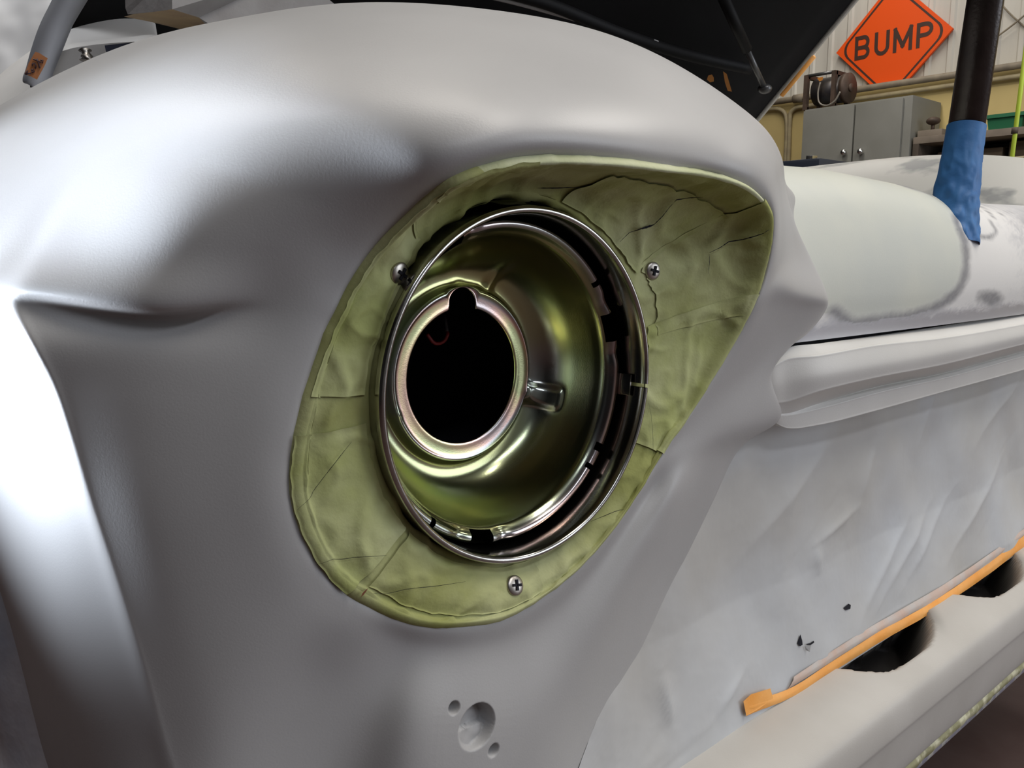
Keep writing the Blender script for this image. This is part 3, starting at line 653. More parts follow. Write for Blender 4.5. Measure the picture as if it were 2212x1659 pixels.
# ------------------------------------------------------------------ valance below the grille
lines = [((1310, 1735), 0.012), ((2212, 1176), 0.0)]
def zline(px, py, Y): return float(aty(px, py, Y)[2])
z0 = zline(2212, 1184, 0.002); z1 = zline(2212, 1298, -0.045); z2 = zline(2212, 1362, -0.050); z3 = zline(2212, 1432, -0.042)
pv = [(0.035, z0+0.006), (0.012, z0+0.003), (0.0, z0), (-0.022, (z0*0.5+z1*0.5)+0.002), (-0.042, z1+0.001), (-0.047, z1-0.004), (-0.0505, z2+0.002), (-0.0495, z2-0.004), (-0.043, z3+0.004), (-0.040, z3), (-0.025, z3-0.004), (0.03, z3-0.006)]
pv = catmull(np.array(pv), 10)
xs = np.linspace(0.04, 1.25, 420)
G = np.zeros((len(xs), len(pv), 3))
for i, x in enumerate(xs):
    for j, (y, z) in enumerate(pv): G[i, j] = (x, y, z)
Gv = G.reshape(-1, 3).copy()
slotv = np.zeros(len(Gv))
def slot_outline(pts): return np.array([aty(px, py, -0.012) for px, py in pts])
# rounded-trapezoid slots repeated along the valance
pn = np.array([0, z1-z0, 0.042]); pn /= np.linalg.norm(pn)
def on_top(px, py):
    v = ray(px, py); q = np.array([0, 0, z0]); t = ((q-CP)@pn)/(v@pn); p = CP+v*t; return (p[0], p[1])
slot_px = [(1800,1440),(1830,1446),(1875,1454),(1912,1456),(1945,1443),(1985,1418),(2010,1392),(2017,1370),(2014,1345),(2004,1322),(1990,1300),(1790,1420)]
sl = catmull(np.array([on_top(*p) for p in slot_px]), 4, True)
pitch = on_top(2208, 1232)[0]-on_top(2017, 1368)[0]
jn = len(pv)
for n in range(4):
    pl = sl+np.array([pitch*n, 0]); x0_, x1_ = pl[:, 0].min()-.02, pl[:, 0].max()+.03
    for idx in range(len(Gv)):
        x, y, z = G.reshape(-1, 3)[idx]
        j = idx % jn
        if x < x0_ or x > x1_ or j < 4 or j > 52: continue
        seg = np.hypot(pl[:, 0]-x, pl[:, 1]-y).min()
        sd = seg if inside(np.array([[x, y]]), pl)[0] else -seg
        k = sst(0, 0.009, sd)
        if k > 0: Gv[idx, 2] -= 0.05*k; Gv[idx, 1] += 0.02*k
        u = (x-pl[:, 0].min())/(pl[:, 0].max()-pl[:, 0].min())
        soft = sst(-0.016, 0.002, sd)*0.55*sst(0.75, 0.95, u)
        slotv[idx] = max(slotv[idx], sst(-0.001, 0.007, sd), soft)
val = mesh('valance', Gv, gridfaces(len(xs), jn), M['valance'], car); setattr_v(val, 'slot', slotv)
# raw lower edge of the valance
pe = catmull(np.array([(-0.041, z3+0.002), (-0.043, z3-0.004), (-0.040, z3-0.011), (-0.030, z3-0.013)]), 6)
E_ = [(x, y+0.0012*nz(x, y, z, 60), z) for x in xs for y, z in pe]
M['rawedge'] = mat('raw_sanded_edge', (0.30, 0.29, 0.16), 0.5, 0.2, 0.4, (0.62, 0.60, 0.42), 60, (200, 0.4, 0.001), ramp=(0.45, 0.6))
mesh('valance_edge', E_, gridfaces(len(xs), len(pe)), M['rawedge'], car)
pe = catmull(np.array([(-0.034, z3-0.008), (-0.036, z3-0.022), (-0.020, z3-0.034), (0.01, z3-0.036)]), 6)
E_ = [(x, y, z) for x in xs for y, z in pe]
M['lav'] = mat('lavender_bare_edge', (0.30, 0.30, 0.36), 0.4, 0.3, 0.4, (0.55, 0.55, 0.50), 90, ramp=(0.5, 0.62))
mesh('valance_flange', E_, gridfaces(len(xs), len(pe)), M['lav'], car)

# ------------------------------------------------------------------ masking paper over the grille mouth
def paper_y(x, z): return np.interp(z, [0.33, z0, 0.45, 0.60, 0.65], [0.002, 0.004, 0.020, 0.030, 0.032])
NX, NZ = 300, 130
PV = []
CRE = [((0.36, 0.47), (0.44, 0.487), .0035, .006), ((0.44, 0.487), (0.47, 0.54), .003, .010), ((0.36, 0.47), (0.365, 0.44), .003, .008), ((0.47, 0.385), (0.60, 0.46), .0035, .008), ((0.52, 0.385), (0.66, 0.47), .003, .008),
       ((0.43, 0.38), (0.55, 0.46), .003, .007), ((0.62, 0.385), (0.80, 0.48), .0035, .010), ((0.155, 0.385), (0.15, 0.43), .004, .005), ((0.20, 0.375), (0.25, 0.40), .003, .006), ((0.30, 0.40), (0.34, 0.60), .003, .025), ((0.55, 0.50), (0.62, 0.60), .004, .020), ((0.25, 0.48), (0.40, 0.56), .0035, .016), ((0.70, 0.50), (0.85, 0.57), .004, .018)]
def segd(x, z, a, b):
    ax, az = a; bx, bz = b; dx, dz = bx-ax, bz-az; t = min(max(((x-ax)*dx+(z-az)*dz)/(dx*dx+dz*dz), 0), 1)
    return math.hypot(x-ax-t*dx, z-az-t*dz), math.sin(PI*min(max(t, 0.08), 0.92))
for i in range(NX):
    for j in range(NZ):
        z = z0-0.004+(0.625-z0)*j/(NZ-1)
        xl = np.interp(z, [0.37, 0.42, 0.46, 0.495, 0.527, 0.552, 0.572, 0.60, 0.64], [0.050, 0.090, 0.122, 0.150, 0.172, 0.193, 0.222, 0.242, 0.25])-0.006
        x = xl+(1.26-xl)*i/(NX-1)
        y = paper_y(x, z)
        q = (x+0.55*(z-0.45), z); e = min(1, j/10)
        y += 0.0055*e*fbm(q[0]*1.3, q[1]*0.6, 1.3, 7, 2)
        y += 0.0030*e*nz(x*.9-z*.9, z*.5, 4.2, 13)
        for a, b, am, wd in CRE:
            d_, e_ = segd(x, z, a, b)
            if d_ < wd*3: y -= am*e_*math.exp(-(d_/wd))
        dcor = math.hypot(x-0.11, z-z0); y -= 0.003*math.exp(-dcor/0.05)*abs(nz(math.atan2(z-z0, x-0.09)*5, dcor*8, 2, 1))
        PV.append((x, y, z))
paper = empty('masking_paper', (0.5, 0.01, z0), 'wrinkled white masking paper covering the grille mouth above the orange tape', 'paper')
mesh('paper_sheet', PV, gridfaces(NX, NZ), M['paper'], paper)
PVa = np.array(PV); PQ = PVa-CP; PQn = PQ/np.linalg.norm(PQ, axis=1, keepdims=True)
def on_paper(px, py, lift=0.0012):
    v = ray(px, py); vn = v/np.linalg.norm(v); i = np.argsort(-(PQn@vn))[:4]
    return CP+vn*(np.mean([PQ[k]@vn for k in i])-lift)
def patch(name, pts, m, parent, lift=0.0015):
    P = [on_paper(x, y, lift) for x, y in pts]
    return mesh(name, P, [tuple(range(len(P)))], m, parent, False)
patch('tear', [(1722,1390),(1729,1370),(1733,1384),(1734,1393),(1728,1396)], M['dark'], paper)
patch('tear', [(1741,1391),(1750,1389),(1758,1384),(1759,1388),(1750,1394),(1743,1393)], M['dark'], paper)
patch('tear', [(1822,1313),(1833,1304),(1838,1307),(1837,1315),(1828,1318)], M['dark'], paper)
# torn flap
P = [on_paper(1738, 1395, .003), on_paper(1752, 1394, .008), on_paper(1749, 1408, .006), on_paper(1740, 1404, .003)]
mesh('torn_flap', P, [(0, 1, 2, 3)], M['paper'], paper, False)
# orange tape along the lower edge
lo = [(1612,1547),(1640,1535),(1700,1511),(1810,1444),(1900,1388),(2000,1331),(2060,1293),(2150,1230),(2212,1182),(2400,1050)]
hi = [(1606,1515),(1640,1507),(1700,1490),(1810,1421),(1900,1364),(2000,1309),(2060,1270),(2150,1206),(2212,1157),(2400,1026)]
hi2 = [(1606,1515),(1640,1507),(1715,1462),(1810,1398),(1900,1343),(2000,1286),(2060,1249),(2150,1188),(2212,1142),(2400,1012)]
def band(name, a, b, m, parent, lift):
    A1 = catmull(np.array([on_paper(x, y, lift) for x, y in a]), 6); B1 = catmull(np.array([on_paper(x, y, lift) for x, y in b]), 6)
    V = []
    for i, (p, q) in enumerate(zip(A1, B1)):
        for t in np.linspace(0, 1, 6):
            r = p*(1-t)+q*t; r = r+np.array([0, -0.0006*nz(i*.4, t*3, 1, 1)-0.001*math.sin(PI*t), 0]); V.append(r)
    return mesh(name, V, gridfaces(len(A1), 6), m, parent)
otape = empty('masking_tape', (0.5, 0.0, z0), 'long bright orange tape strip along the lower edge of the paper above the bumper slots', 'tape')
band('tape_strip', lo, hi, M['orange'], otape, 0.0035)
band('tape_edge', hi[2:], hi2[2:], M['orange_pale'], otape, 0.0028)
patch('tape_end', [(1606,1515),(1622,1500),(1664,1487),(1670,1508),(1640,1531),(1612,1546)], M['orange'], otape, 0.006)

# ------------------------------------------------------------------ post with blue tape
pb = aty(2066, 418, 0.025); ptop = pb + (np.array([atd(2130, -10, 1.0)])[0]-pb)
pt2 = atd(2130, -10, float((pb-CP)@CD)*1.0)
dirp = (pt2-pb)/np.linalg.norm(pt2-pb)
post = empty('post', tuple(pb), 'dark brown steel post with blue tape round its foot in the nose panel', 'post')
V, Fc = tube([pb-dirp*0.12, pb+dirp*0.9], 0.0168, 28); mesh('post_tube', V, Fc, M['post'], post)
V = []; n1, n2 = 72, 60
ax = np.cross(dirp, (0, 1, 0)); ax /= np.linalg.norm(ax); ay = np.cross(ax, dirp)
for i in range(n2):
    t = i/(n2-1); h = -0.05+0.118*t
    for j in range(n1):
        a = 2*PI*j/n1
        R = 0.0180 + 0.008*(1-t)**1.8 + 0.0030*max(0, 1-t*1.05)*nz(math.cos(a)*1.5, math.sin(a)*1.5, h*40, 2.4) + 0.0022*(1-t)*max(0, 0.8-abs(nz(math.cos(a)*2+h*35, math.sin(a)*2-h*25, 2, 1.3))*3)
        V.append(pb+dirp*h+(ax*math.cos(a)+ay*math.sin(a))*R)
mesh('blue_tape', V, gridfaces(n2, n1, False, True), M['bluetape'], post)
# ------------------------------------------------------------------ far fender (the mirror of the near one, simplified)
me = fender.data.copy(); ff = bpy.data.objects.new('fender', me)
COL.objects.link(ff)
m = np.array([v.co for v in me.vertices]); m[:, 0] = 1.30-m[:, 0]; m[:, 2] -= 0.022
me.vertices.foreach_set('co', m.reshape(-1)); me.flip_normals(); me.update()
me.materials.clear()
M['farf'] = mat('sanded_far_fender', (0.50, 0.50, 0.47), 0.45, 0, 0.4, (0.22, 0.23, 0.23), 11, ramp=(0.56, 0.66))
me.materials.append(M['farf']); ff.parent = car; ff.matrix_parent_inverse = Matrix.Translation(-Vector(car.location))

# ------------------------------------------------------------------ hood raised behind
hA = atx(1636, 252, 1.22); hB = atx(1842, 0, 1.22)
hdir = (hB-hA)/np.linalg.norm(hB-hA)
nA = aty(128, 176, 1.15)                                            # near lower corner
def hood_pt(s, t): return nA*(1-s)+hA*s + hdir*t
V = []; ns, nt = 30, 16
for i in range(ns):
    for j in range(nt):
        s = i/(ns-1); t = -0.06+1.0*j/(nt-1)
        p = hood_pt(s, t); p = p + np.array([0, 0.05*math.sin(PI*s), 0.02*math.sin(PI*s)])
        V.append(p)
inner = mesh('hood_underside', V, gridfaces(ns, nt), M['black'], None)
hood = inner
hood.name = 'hood'; hood.parent = car; hood.matrix_parent_inverse = Matrix.Translation(-Vector(car.location))
hood['label'] = 'raised hood showing its black underside'
md = hood.modifiers.new('thick', 'SOLIDIFY'); md.thickness = 0.012; md.offset = -1
# pale edge of the hood skin on the far side
off = np.array([0.006, 0.002, -0.004])
V, Fc = tube([hA-hdir*0.06+off, hA+hdir*0.95+off], 0.0045, 8)
mesh('hood_edge', V, Fc, M['primer_light'], hood)
# stiffening ribs inside
def hp(px, py, up=0.0):
    """point on the hood underside under a pixel"""
    n = np.cross(hA-nA, hdir); n /= np.linalg.norm(n); v = ray(px, py); t = ((nA-CP)@n)/(v@n)
    return CP+v*(t*(1-up))
def rib(pts, r, m=None, name='hood_rib', up=0.012):
    V, Fc = tube(catmull(np.array([hp(*p, up) for p in pts]), 8), r, 8); return mesh(name, V, Fc, m or M['navy'], hood)
rib([(960, -30), (1130, 10), (1290, 55), (1420, 92)], 0.004, M['primer'])
rib([(1020, -35), (1180, 8), (1340, 72), (1480, 118), (1620, 150)], 0.010, M['black'])
M['strut'] = mat('grey_strut', (0.12, 0.12, 0.12), 0.35, 0.6)
st = hp(1560, -10, 0.05); sb = hp(1652, 192, 0.05)
V, Fc = tube([st, st*0.45+sb*0.55], 0.0095, 12); s_ = mesh('prop_strut', V, Fc, M['black'], hood)
V, Fc = tube([st*0.47+sb*0.53, sb], 0.0055, 12); mesh('strut_rod', V, Fc, M['strut'], s_)
bm = bmesh.new(); bmesh.ops.create_uvsphere(bm, u_segments=16, v_segments=10, radius=0.013, matrix=Matrix.Translation(Vector(sb)) @ Matrix.Diagonal((1, 1, 0.7, 1)))
from_bm('strut_joint', bm, M['strut'], s_)
def flat_on_hood(name, pts, m, up=0.03):
    return mesh(name, [hp(x, y, up) for x, y in pts], [tuple(range(len(pts)))], m, hood, False)
M['dullorange'] = mat('dull_orange', (0.45, 0.17, 0.02), 0.6)
flat_on_hood('orange_tag', [(1562,154),(1570,160),(1581,198),(1572,196),(1566,178)], M['dullorange'])
flat_on_hood('orange_clip', [(1527,172),(1530,163),(1538,161),(1542,168),(1542,176),(1534,178)], M['dullorange'])
# orange tape on the hood edge
e1 = hA+hdir*0.065+off*1.8; e2 = hA+hdir*0.155+off*1.8
V, Fc = tube([e1, e2], 0.0075, 8); mesh('orange_tape', V, Fc, M['orange'], hood)
# near side rim of the hood with its label
def rimpt(px, py, d): return atd(px, py, d)
D0 = float((nA-CP)@CD)-0.30
cent = [(300, -130), (252, -50), (228, 0), (190, 52), (152, 106), (118, 150), (95, 178)]
V = []
Lp = [(140, -60), (112, 0), (85, 55), (66, 110), (55, 150), (49, 168), (50, 178), (60, 182)]
Rp = [(226, -60), (190, 0), (158, 54), (150, 72), (130, 122), (118, 150), (106, 182), (92, 198)]
LA = catmull(np.array([atd(x, y, D0) for x, y in Lp]), 4); RA = catmull(np.array([atd(x, y, D0+0.02) for x, y in Rp]), 4)
for p, q in zip(LA, RA):
    for t in np.linspace(0, 1, 5): V.append(p*(1-t)+q*t+(CP-p)*0.012*math.sin(PI*t))
rim = mesh('hood_rim', V, gridfaces(len(LA), 5), M['greyrim'], hood)
md = rim.modifiers.new('thick', 'SOLIDIFY'); md.thickness = 0.012; md.offset = -1
rim['label'] = 'grey primed side rim of the hood'
lab = empty('tape_label', tuple(atd(86, 140, D0-0.03)), 'small orange tape label with scribbled marks on the grey hood rim', 'label')
DL = D0-0.035
mesh('label_tape', [atd(x, y, DL) for x, y in ((76, 112), (84, 114), (103, 126), (97, 141), (80, 172), (66, 165), (53, 160), (62, 136))], [tuple(range(8))], M['dullorange'] if False else mat('faded_orange_tape', (0.50, 0.20, 0.08), 0.6, 0, 0.3, (0.55, 0.25, 0.12), 40), lab, False)
for seg in ([(55, 161), (66, 158)], [(55, 161), (60, 152)], [(68, 152), (72, 150), (74, 155), (70, 157), (68, 152)], [(70, 142), (70, 138), (75, 137), (78, 143), (76, 148)], [(72, 128), (80, 131), (88, 134)], [(80, 127), (84, 138), (86, 147)], [(88, 130), (93, 131), (92, 136), (88, 134), (89, 130)]):
    V, Fc = tube([atd(x, y, DL-0.002) for x, y in seg], 0.0009, 5); mesh('ink_stroke', V, Fc, M['ink'], lab)

# ------------------------------------------------------------------ cowl and masked windscreen at the upper left
def quadgrid(c4, n, m, amp, s, lift=None):
    a, b, c, d = [np.array(x, float) for x in c4]; V = []
    nn = np.cross(b-a, d-a); nn /= np.linalg.norm(nn)
    for i in range(n):
        for j in range(m):
            u, v = i/(n-1), j/(m-1)
            p = (a*(1-u)+b*u)*(1-v)+(d*(1-u)+c*u)*v
            k = amp*fbm(p[0], p[1], p[2], s, 4); V.append(p+nn*k)
    return V, gridfaces(n, m)
DC = 1.22
V = []
top = [(-60, 215), (40, 128), (130, 72), (200, 50), (270, 40), (330, 46), (336, 52)]
mid = [(-60, 240), (40, 165), (140, 98), (200, 84), (270, 78), (333, 74), (340, 78)]
low = [(-60, 290), (40, 205), (140, 108), (200, 97), (270, 90), (334, 84), (342, 92)]
bot = [(-60, 460), (40, 430), (140, 400), (200, 380), (270, 360), (336, 340), (346, 330)]
C = [[atd(x, y, DC-0.06*k) for x, y in r] for k, r in enumerate((top, mid, low))] + [[atd(x, y, DC-0.27) for x, y in bot]]
C = np.array(C); C = catmull(C, 6); C = np.swapaxes(catmull(np.swapaxes(C, 0, 1), 6), 0, 1)
cowl = mesh('cowl', C.reshape(-1, 3), gridfaces(*C.shape[:2]), M['white'], car); cowl['label'] = 'white primed cowl behind the fender'
# grey ledge with a bolt and a slot
DLg = 1.03
V = [atd(x, y, DLg) for x, y in ((128, 112), (160, 103), (200, 97), (240, 93), (290, 90), (330, 130), (310, 290), (100, 310), (104, 160))]
ledge = mesh('inner_ledge', V, [tuple(range(9))], M['primer'], car, False)
V = [atd(x, y, DLg-0.01) for x, y in ((226, 98), (262, 94), (310, 90), (320, 110), (240, 130), (229, 112))]
mesh('ledge_slot', V, [tuple(range(6))], M['navy'], ledge, False)
V, Fc = tube([atd(187, 132, DLg-.03), atd(188, 122, DLg-.03), atd(185, 113, DLg-.03), atd(184, 109, DLg-.03), atd(184, 106, DLg-.03)], [0.008, 0.007, 0.004, 0.0075, 0.005], 12)
bolt = mesh('bolt', V, Fc, M['screw'], car); bolt['label'] = 'steel bolt standing on the ledge'
# plastic sheet over the windscreen
c4 = [atd(-160, 330, 2.6), atd(190, 150, 2.5), atd(260, -160, 2.6), atd(-200, -160, 2.7)]
V, Fc = quadgrid(c4, 60, 60, 0.05, 1.9)
sheet = mesh('plastic_sheet', V, Fc, M['sheet']); setp(sheet, 'pale plastic sheet draped behind the grey hood rim at the upper left', 'sheet')
# oversprayed board resting behind the fender crown
DB = 0.98
bd = empty('cardboard_carton', tuple(atd(380, 40, DB)), 'grey oversprayed cardboard flap with a torn tan lower edge behind the fender crown', 'cardboard')
mesh('carton_side', [atd(x, y, d) for x, y, d in ((268, -60, DB), (371, -60, DB-.03), (372, 20, DB-.03), (330, 26, DB-.02), (290, 30, DB-.005), (276, 31, DB), (271, 18, DB))], [tuple(range(7))], M['greyboard'], bd, False)
mesh('carton_side', [atd(x, y, d) for x, y, d in ((371, -60, DB-.03), (640, -60, DB+.1), (760, 40, DB+.13), (740, 235, DB+.10), (560, 250, DB+.06), (480, 90, DB+.05), (430, 38, DB+.02), (372, 20, DB-.03))], [tuple(range(8))], M['greyboard'], bd, False)
mesh('carton_flap', [atd(x, y, d) for x, y, d in ((268, 36, DB), (290, 30, DB-.004), (330, 26, DB-.018), (372, 20, DB-.028), (430, 38, DB+.02), (490, 56, DB+.06), (470, 75, DB+.12), (390, 63, DB+.1), (320, 46, DB+.06))], [tuple(range(9))], M['tan'], bd, False)

# ------------------------------------------------------------------ film-wrapped wheel below the fender edge
V = []; nn1, nn2 = 60, 30
for i in range(nn1):
    for j in range(nn2):
        a = 2*PI*i/nn1; t = j/(nn2-1)
        R = 0.31*min(1, 0.25+2.0*min(t, 1-t)+0.35) if t in (0, 1) else 0.315
        R = 0.31*(1-0.45*(abs(t-0.5)*2)**6) if 0 < j < nn2-1 else 0.02
        x = -0.197+0.20*min(max((j-1)/(nn2-3), 0), 1); y = 0.62+R*math.cos(a); z = 0.32+R*math.sin(a)
        k = 0.02*fbm(x, y, z, 9, 4)
        V.append((x+k, y+k*math.cos(a), z+k*math.sin(a)))
wheel = mesh('wheel', V, gridfaces(nn1, nn2, True), M['bluefilm'], car); wheel['label'] = 'wheel wrapped in blue grey film'
V, Fc = lathe([(0.0001, 0), (0.2, 0)], (0, 0, 0), 24)
# dark liner closing the wheel well and the engine bay behind the skin
lin = [(-0.15, 0.09, 0.25), (-0.14, 0.12, 0.50), (-0.12, 0.30, 0.62), (-0.12, 0.62, 0.66), (-0.12, 1.0, 0.62), (-0.1, 1.1, 0.25)]
V = []
for x in (-0.165, 0.12):
    for p in lin: V.append((x if x > 0 else p[0]-0.005, p[1], p[2]))
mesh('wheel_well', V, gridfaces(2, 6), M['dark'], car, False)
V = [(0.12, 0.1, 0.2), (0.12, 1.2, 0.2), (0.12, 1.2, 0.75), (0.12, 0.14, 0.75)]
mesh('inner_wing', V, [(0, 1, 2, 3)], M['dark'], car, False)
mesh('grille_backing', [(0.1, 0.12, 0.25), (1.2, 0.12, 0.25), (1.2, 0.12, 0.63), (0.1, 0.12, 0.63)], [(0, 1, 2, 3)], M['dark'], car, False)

# ------------------------------------------------------------------ background: wall fittings
z_p = ZSEAM-0.02
pipe = empty('pipe', (WX-0.05, 2.0, z_p), 'long dusty pipe running along the seam of the wall', 'pipe')
V, Fc = tube([(WX-0.05, -1.0, z_p), (WX-0.05, 6.5, z_p)], 0.024, 12); mesh('pipe_run', V, Fc, M['pipe'], pipe)
for py in (atx(1725, 214, WX-0.05)[1], atx(1700, 219, WX-0.05)[1]-1.9):
    V, Fc = tube([(WX-0.05, py-0.04, z_p), (WX-0.05, py+0.04, z_p)], 0.034, 12); mesh('pipe_coupling', V, Fc, M['pipe'], pipe)
def conduit(name, pts, label):
    P = [atx(x, y, WX-0.03) for x, y in pts]
    o = mesh(name, *tube(catmull(np.array(P), 6), 0.017, 10), M['conduit']); setp(o, label, 'conduit', 'conduits on the yellow wall'); return o
conduit('conduit', [(1560, 252), (1640, 239), (1680, 235), (1694, 243), (1699, 260), (1697, 345), (1693, 430)], 'painted conduit bending down from the left behind the hood corner')
conduit('conduit', [(2300, 150), (2212, 163), (2010, 191), (1850, 214), (1745, 229), (1718, 234), (1708, 244), (1706, 262), (1703, 345), (1698, 430)], 'painted conduit bending down from the right beside the grey cabinet')

# BUMP sign
SX = WX+0.082
cL = atx(1808, 115, SX); cR = atx(2060, 62, SX)
cen = (cL+cR)/2; half = np.linalg.norm(cR-cL)/2
roll = math.atan2(cR[2]-cL[2], -(cR[1]-cL[1]))
ey = np.array([0, -math.cos(roll), math.sin(roll)]); ez = np.array([0, math.sin(roll), math.cos(roll)])   # sign right / sign up
bdir = atx(1895, 187, SX)-cen
sign = empty('road_sign', tuple(cen), 'orange diamond road sign with black border lettered BUMP on the wall', 'sign')
def sp(u, v, d): return cen+ey*u*half+ez*v*half+np.array([-d, 0, 0])
M['signorange'] = mat('sign_orange', (0.78, 0.085, 0.006), 0.5, 0, 0.3)
M['signblack'] = mat('sign_black', (0.05, 0.022, 0.014), 0.5)
# lower tip is cut off by the pipe ledge
dia = [(-1, 0), (-.96, -.04), (-0.18, -0.82), (-.10, -.88), (.10, -.88), (0.18, -0.82), (.96, -.04), (1, 0), (.96, .04), (.04, .96), (0, 1), (-.04, .96), (-.96, .04)]
V = [sp(u, v, 0.012) for u, v in dia]+[sp(u, v, -0.012) for u, v in dia]; k = len(dia)
Fc = [tuple(range(k)), tuple(range(2*k-1, k-1, -1))]+[(i, (i+1) % k, (i+1) % k+k, i+k) for i in range(k)]
mesh('sign_plate', V, Fc, M['signorange'], sign, False)
def ringband(r0, r1):
    V = []; Fc = []; q = []
    for c0 in range(4):
        base = math.pi/2*c0
        for t in np.linspace(-0.5, 0.5, 7):
            q.append((base, t))
    out = []
    for rr in (r0, r1):
        cr_ = 0.20; loop = []
        for c0 in range(4):
            a0 = PI/2*c0; cx_, cy_ = (rr-cr_*1.414)*math.cos(a0), (rr-cr_*1.414)*math.sin(a0)
            for a in np.linspace(a0-PI/4, a0+PI/4, 7): loop.append((cx_+cr_*math.cos(a), cy_+cr_*math.sin(a)))
        out.append(loop)
    n = len(out[0])
    V = [sp(u, v, 0.0135) for u, v in out[0]]+[sp(u, v, 0.0135) for u, v in out[1]]
    Fc = [(i, (i+1) % n, (i+1) % n+n, i+n) for i in range(n)]
    return V, Fc
V, Fc = ringband(0.93, 0.885)
mesh('sign_border', V, Fc, M['signblack'], sign, False)
# letters from strokes
def stroke_letters():
    H = 0.335; S_ = 0.068
    def arc(cx_, cy_, rx, ry, a0, a1, n=10): return [(cx_+rx*math.cos(a), cy_+ry*math.sin(a)) for a in np.linspace(math.radians(a0), math.radians(a1), n)]
    L = {}
    wB = 0.235
    L['B'] = [[(0, 0), (0, H)], [(0, H)]+[(wB-H*.25, H)]+arc(wB-H*.25, H*.75, H*.24, H*.25, 90, -90)+[(0, H*.5)], [(0, H*.5), (wB-H*.25, H*.5)]+arc(wB-H*.25, H*.25, H*.27, H*.25, 90, -90)+[(0, 0)]]
    L['U'] = [[(0, H), (0, .11)]+arc(.115, .11, .115, .11, 180, 360)+[(.23, H)]]
    L['M'] = [[(0, 0), (0, H)], [(0, H), (.15, .06)], [(.15, .06), (.30, H)], [(.30, H), (.30, 0)]]
    L['P'] = [[(0, 0), (0, H)], [(0, H), (.13, H)]+arc(.13, H*.74, .11, H*.26, 90, -90)+[(0, H*.48)]]
    return L, H, S_
L_, H_, S_ = stroke_letters()
x0 = -0.62
for chn, wd in (('B', .26), ('U', .23), ('M', .30), ('P', .25)):
    LL = ([], [])
    for pl in L_[chn]:
        n = len(pl)
        for i, (a, b) in enumerate(pl):
            p0 = pl[max(i-1, 0)]; p1 = pl[min(i+1, n-1)]
            t = np.array([p1[0]-p0[0], p1[1]-p0[1]]); t = t/(np.linalg.norm(t)+1e-9); nn = np.array([-t[1], t[0]])*S_/2
            ext = -t*S_/2 if i == 0 else (t*S_/2 if i == n-1 else t*0)
            for sg in (1, -1): LL[0].append(sp(x0+(a+ext[0]+nn[0]*sg)*0.88, -H_/2+b+ext[1]+nn[1]*sg, 0.0136+0.0002*len(LL[0])/40))
            if i: k = len(LL[0]); LL[1].append((k-4, k-3, k-1, k-2))
    mesh('letter', LL[0], LL[1], M['signblack'], sign, False)
    x0 += wd*0.88+0.125

# grey steel cabinet
CF = WX-0.48
a_ = atx(1735, 236, CF); b_ = atx(1970, 204, CF); m_ = atx(1848, 220, CF)
ya, yb, zt_ = a_[1], b_[1], (a_[2]+b_[2])/2
M['cab'] = mat('grey_enamel', (0.215, 0.215, 0.195), 0.5, 0, 0.4, (0.19, 0.19, 0.17), 4)
cab = empty('cabinet', (CF+0.24, (ya+yb)/2, 0), 'tall grey steel two-door cabinet standing against the yellow wall', 'cabinet')
obox('cabinet_body', (CF+0.245, (ya+yb)/2, zt_/2), (0.45, ya-yb, zt_), M['cab'], cab, None, 0.012)
for y0, y1 in ((ya, m_[1]), (m_[1], yb+0.05)):
    dr = obox('door', (CF+0.008, (y0+y1)/2, zt_/2+0.01), (0.022, abs(y0-y1)-0.012, zt_-0.05), M['cab'], cab, None, 0.004)
M['knob'] = mat('bright_knob', (0.6, 0.6, 0.58), 0.25, 1.0)
for px, py in ((1822, 329), (1858, 327)):
    c = atx(px, py, CF-0.03); bm = bmesh.new(); bmesh.ops.create_uvsphere(bm, u_segments=14, v_segments=8, radius=0.022, matrix=Matrix.Translation(Vector(c)))
    box(bm, (CF-0.01, c[1], c[2]), (0.03, 0.012, 0.012)); 
    from_bm('knob', bm, M['knob'], [o for o in cab.children if o.name.startswith('door')][0 if px < 1840 else 1])
# old drum heater on the cabinet
DX = CF+0.16
l = atx(1757, 200, DX); r = atx(1842, 190, DX)
zb = zt_; zt2 = atx(1800, 160, DX)[2]; R = (zt2-zb)*0.42
drum = empty('hose_reel', (DX, (l[1]+r[1])/2, zb), 'old dark drum shaped reel with end frames and a cable standing on the grey cabinet', 'reel')
M['drum'] = mat('blued_drum', (0.05, 0.05, 0.06), 0.4, 0.5, 0.5, (0.10, 0.085, 0.07), 9)
M['rusty'] = mat('rusty_frame', (0.055, 0.038, 0.028), 0.6, 0.2, 0.4, (0.09, 0.06, 0.045), 15)
y1, y2 = l[1], r[1]; zc = zb+R+0.03
Y = [y1-0.03, y2+0.05]
V, Fc = tube([(DX, Y[0], zc), (DX, Y[1], zc)], R*0.92, 32); mesh('drum', V, Fc, M['drum'], drum)
V, Fc = tube([(DX, Y[1]+0.005, zc), (DX, Y[1]-0.03, zc)], R*1.0, 32); mesh('end_disc', V, Fc, M['rusty'], drum)
V, Fc = tube([(DX, Y[1]-0.03, zc), (DX, Y[1]-0.045, zc)], R*0.28, 20); mesh('hub', V, Fc, M['rusty'], drum)
for yy in (y1, y2+0.09):
    bm = bmesh.new()
    for sx in (-1, 1): box(bm, (DX+sx*R*0.95, yy, (zb+zt2)/2), (0.035, 0.03, zt2-zb))
    box(bm, (DX, yy, zt2-0.012), (R*1.9, 0.03, 0.028)); box(bm, (DX, yy, zb+0.012), (R*1.9, 0.03, 0.024))
    from_bm('end_frame', bm, M['rusty'], drum, False)
